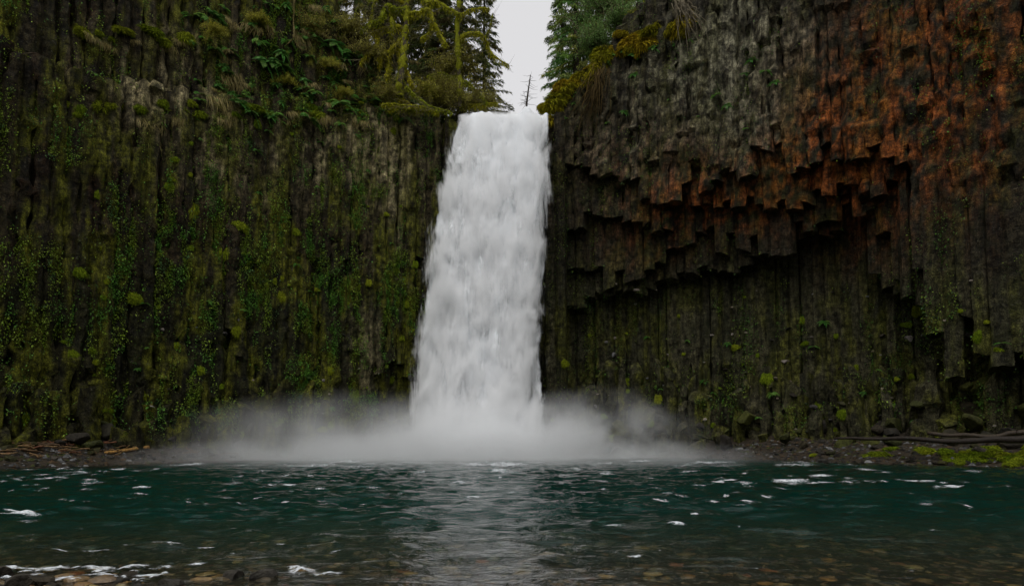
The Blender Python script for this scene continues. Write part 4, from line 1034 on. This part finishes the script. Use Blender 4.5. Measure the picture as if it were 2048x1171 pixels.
# ------------------------------------------------------------------ foam
def foam_material():
    """thin lacy foam: the patch weight in Col.r is broken up by noise"""
    m, t, out = mat('lacy_foam'); n = N(t); p = n.pos()
    sp = n.n('ShaderNodeSeparateColor'); n.put(sp.inputs[0], n.vcol())
    f = n.noise(n.mapping(p, (.7, 1.3, 1)), 3.2, 6, .75, .8); g = n.noise(p, 20.0, 2, .6)
    a = n.math('ADD', n.math('ADD', n.math('MULTIPLY', f, .6), n.math('MULTIPLY', g, .4)), n.math('MULTIPLY', sp.outputs[0], .42))
    al = n.ramp(a, .74, 1.0, 0, .8)
    df = n.n('ShaderNodeBsdfDiffuse'); df.inputs[0].default_value = c4(.78, .82, .85)
    tr = n.n('ShaderNodeBsdfTransparent'); mx = n.n('ShaderNodeMixShader'); n.put(mx.inputs[0], al)
    t.links.new(tr.outputs[0], mx.inputs[1]); t.links.new(df.outputs[0], mx.inputs[2]); t.links.new(mx.outputs[0], out.inputs[0]); return m
def foam():
    r = np.random.default_rng(9); mb = MB(); fl = MB()
    def hit(px, py):
        d = ray(px, py); t = -CAMZ / d[2]; return d[0] * t, d[1] * t
    def patch(px, py, w, h, up=0.0, k0=1.0):
        x0, y0 = hit(px, py); k = y0 / FPX; a = w * k * .75; b = max(h * k / (CAMZ / y0) * .6, .05)
        nu, nv_ = int(np.clip(a * 2 / .05, 10, 60)), 12
        u, v = np.meshgrid(np.linspace(-1, 1, nu), np.linspace(-1, 1, nv_)); bend = r.normal(0, .3) * u ** 2 * b
        x = x0 + u * a; y = y0 + v * b + bend + b * .8 * (fbm(np.stack([u * 3 + px, u * 0, u * 0], -1), 2, 5) - .5)
        wt = np.clip(1 - u ** 2, 0, 1) * np.clip(1 - np.abs(v) ** 1.5, 0, 1) * k0
        z = wave(x, y) + .012 + up * wt * fbm(np.stack([x * 6, y * 6, 0 * x], -1), 2, 8) * 1.6
        mb.add(np.stack([x, y, z], -1), grid_faces(nv_, nu), None, np.stack([wt, wt, wt], -1).reshape(-1, 3))
    for (px, py, w, h, up) in [(1578, 962, 75, 7, .05), (1640, 967, 55, 6, .05), (1640, 953, 62, 4, .04), (1905, 975, 50, 4, .03), (1835, 962, 55, 5, .02), (1745, 962, 55, 5, .02), (40, 1032, 90, 6, .05), (30, 1020, 60, 4, .02),
                           (1215, 950, 30, 4, .03), (1350, 1053, 40, 7, .03), (1225, 1054, 50, 7, .03), (1165, 985, 28, 5, .03), (1335, 987, 22, 4, .02), (1390, 1033, 18, 5, .02), (1495, 1006, 32, 4, .02), (1425, 1010, 30, 4, .02),
                           (330, 1092, 70, 5, .02), (410, 1095, 40, 4, .02), (190, 1102, 70, 3, .02), (120, 1103, 40, 3, .02), (260, 1090, 30, 3, .01), (600, 1150, 62, 18, .10), (655, 1153, 70, 10, .05), (590, 1140, 40, 8, .05), (1270, 1117, 30, 6, .01),
                           (30, 1140, 80, 10, .05), (110, 1141, 80, 11, .06), (190, 1140, 80, 12, .06), (265, 1138, 60, 9, .05), (330, 1137, 50, 7, .04), (395, 1132, 40, 5, .02), (70, 1152, 60, 7, .03), (200, 1150, 70, 7, .03), (130, 1160, 60, 8, .03), (300, 1152, 60, 8, .02)]:
        patch(px, py, w, h, up, 1.05)
    for _ in range(280):                                      # drifting streaks on the far water, mostly to the left
        px = abs(r.normal(0, 520)) if r.random() < .6 else r.uniform(900, 2070); patch(px, 938 + 75 * r.random() ** 1.3, r.uniform(12, 60), r.uniform(1.5, 4), .01, r.uniform(.5, .95))
    for _ in range(60): patch(r.normal(980, 330), r.uniform(921, 934), r.uniform(40, 110), r.uniform(3, 6), .12, r.uniform(.6, .95))   # churned water under the falls
    for _ in range(46): patch(r.uniform(-10, 340), r.uniform(1133, 1168), r.uniform(10, 36), r.uniform(3, 7), .04, r.uniform(.7, 1.1))
    for _ in range(60): patch(r.uniform(-10, 2060), r.uniform(1000, 1165), r.uniform(6, 26), r.uniform(1.5, 4), .005, r.uniform(.5, .85))
    o = link('foam', mb.mesh('foam', foam_material()), None, kind='stuff', label='white foam flecks and small breaking crests on the pool')
foam()
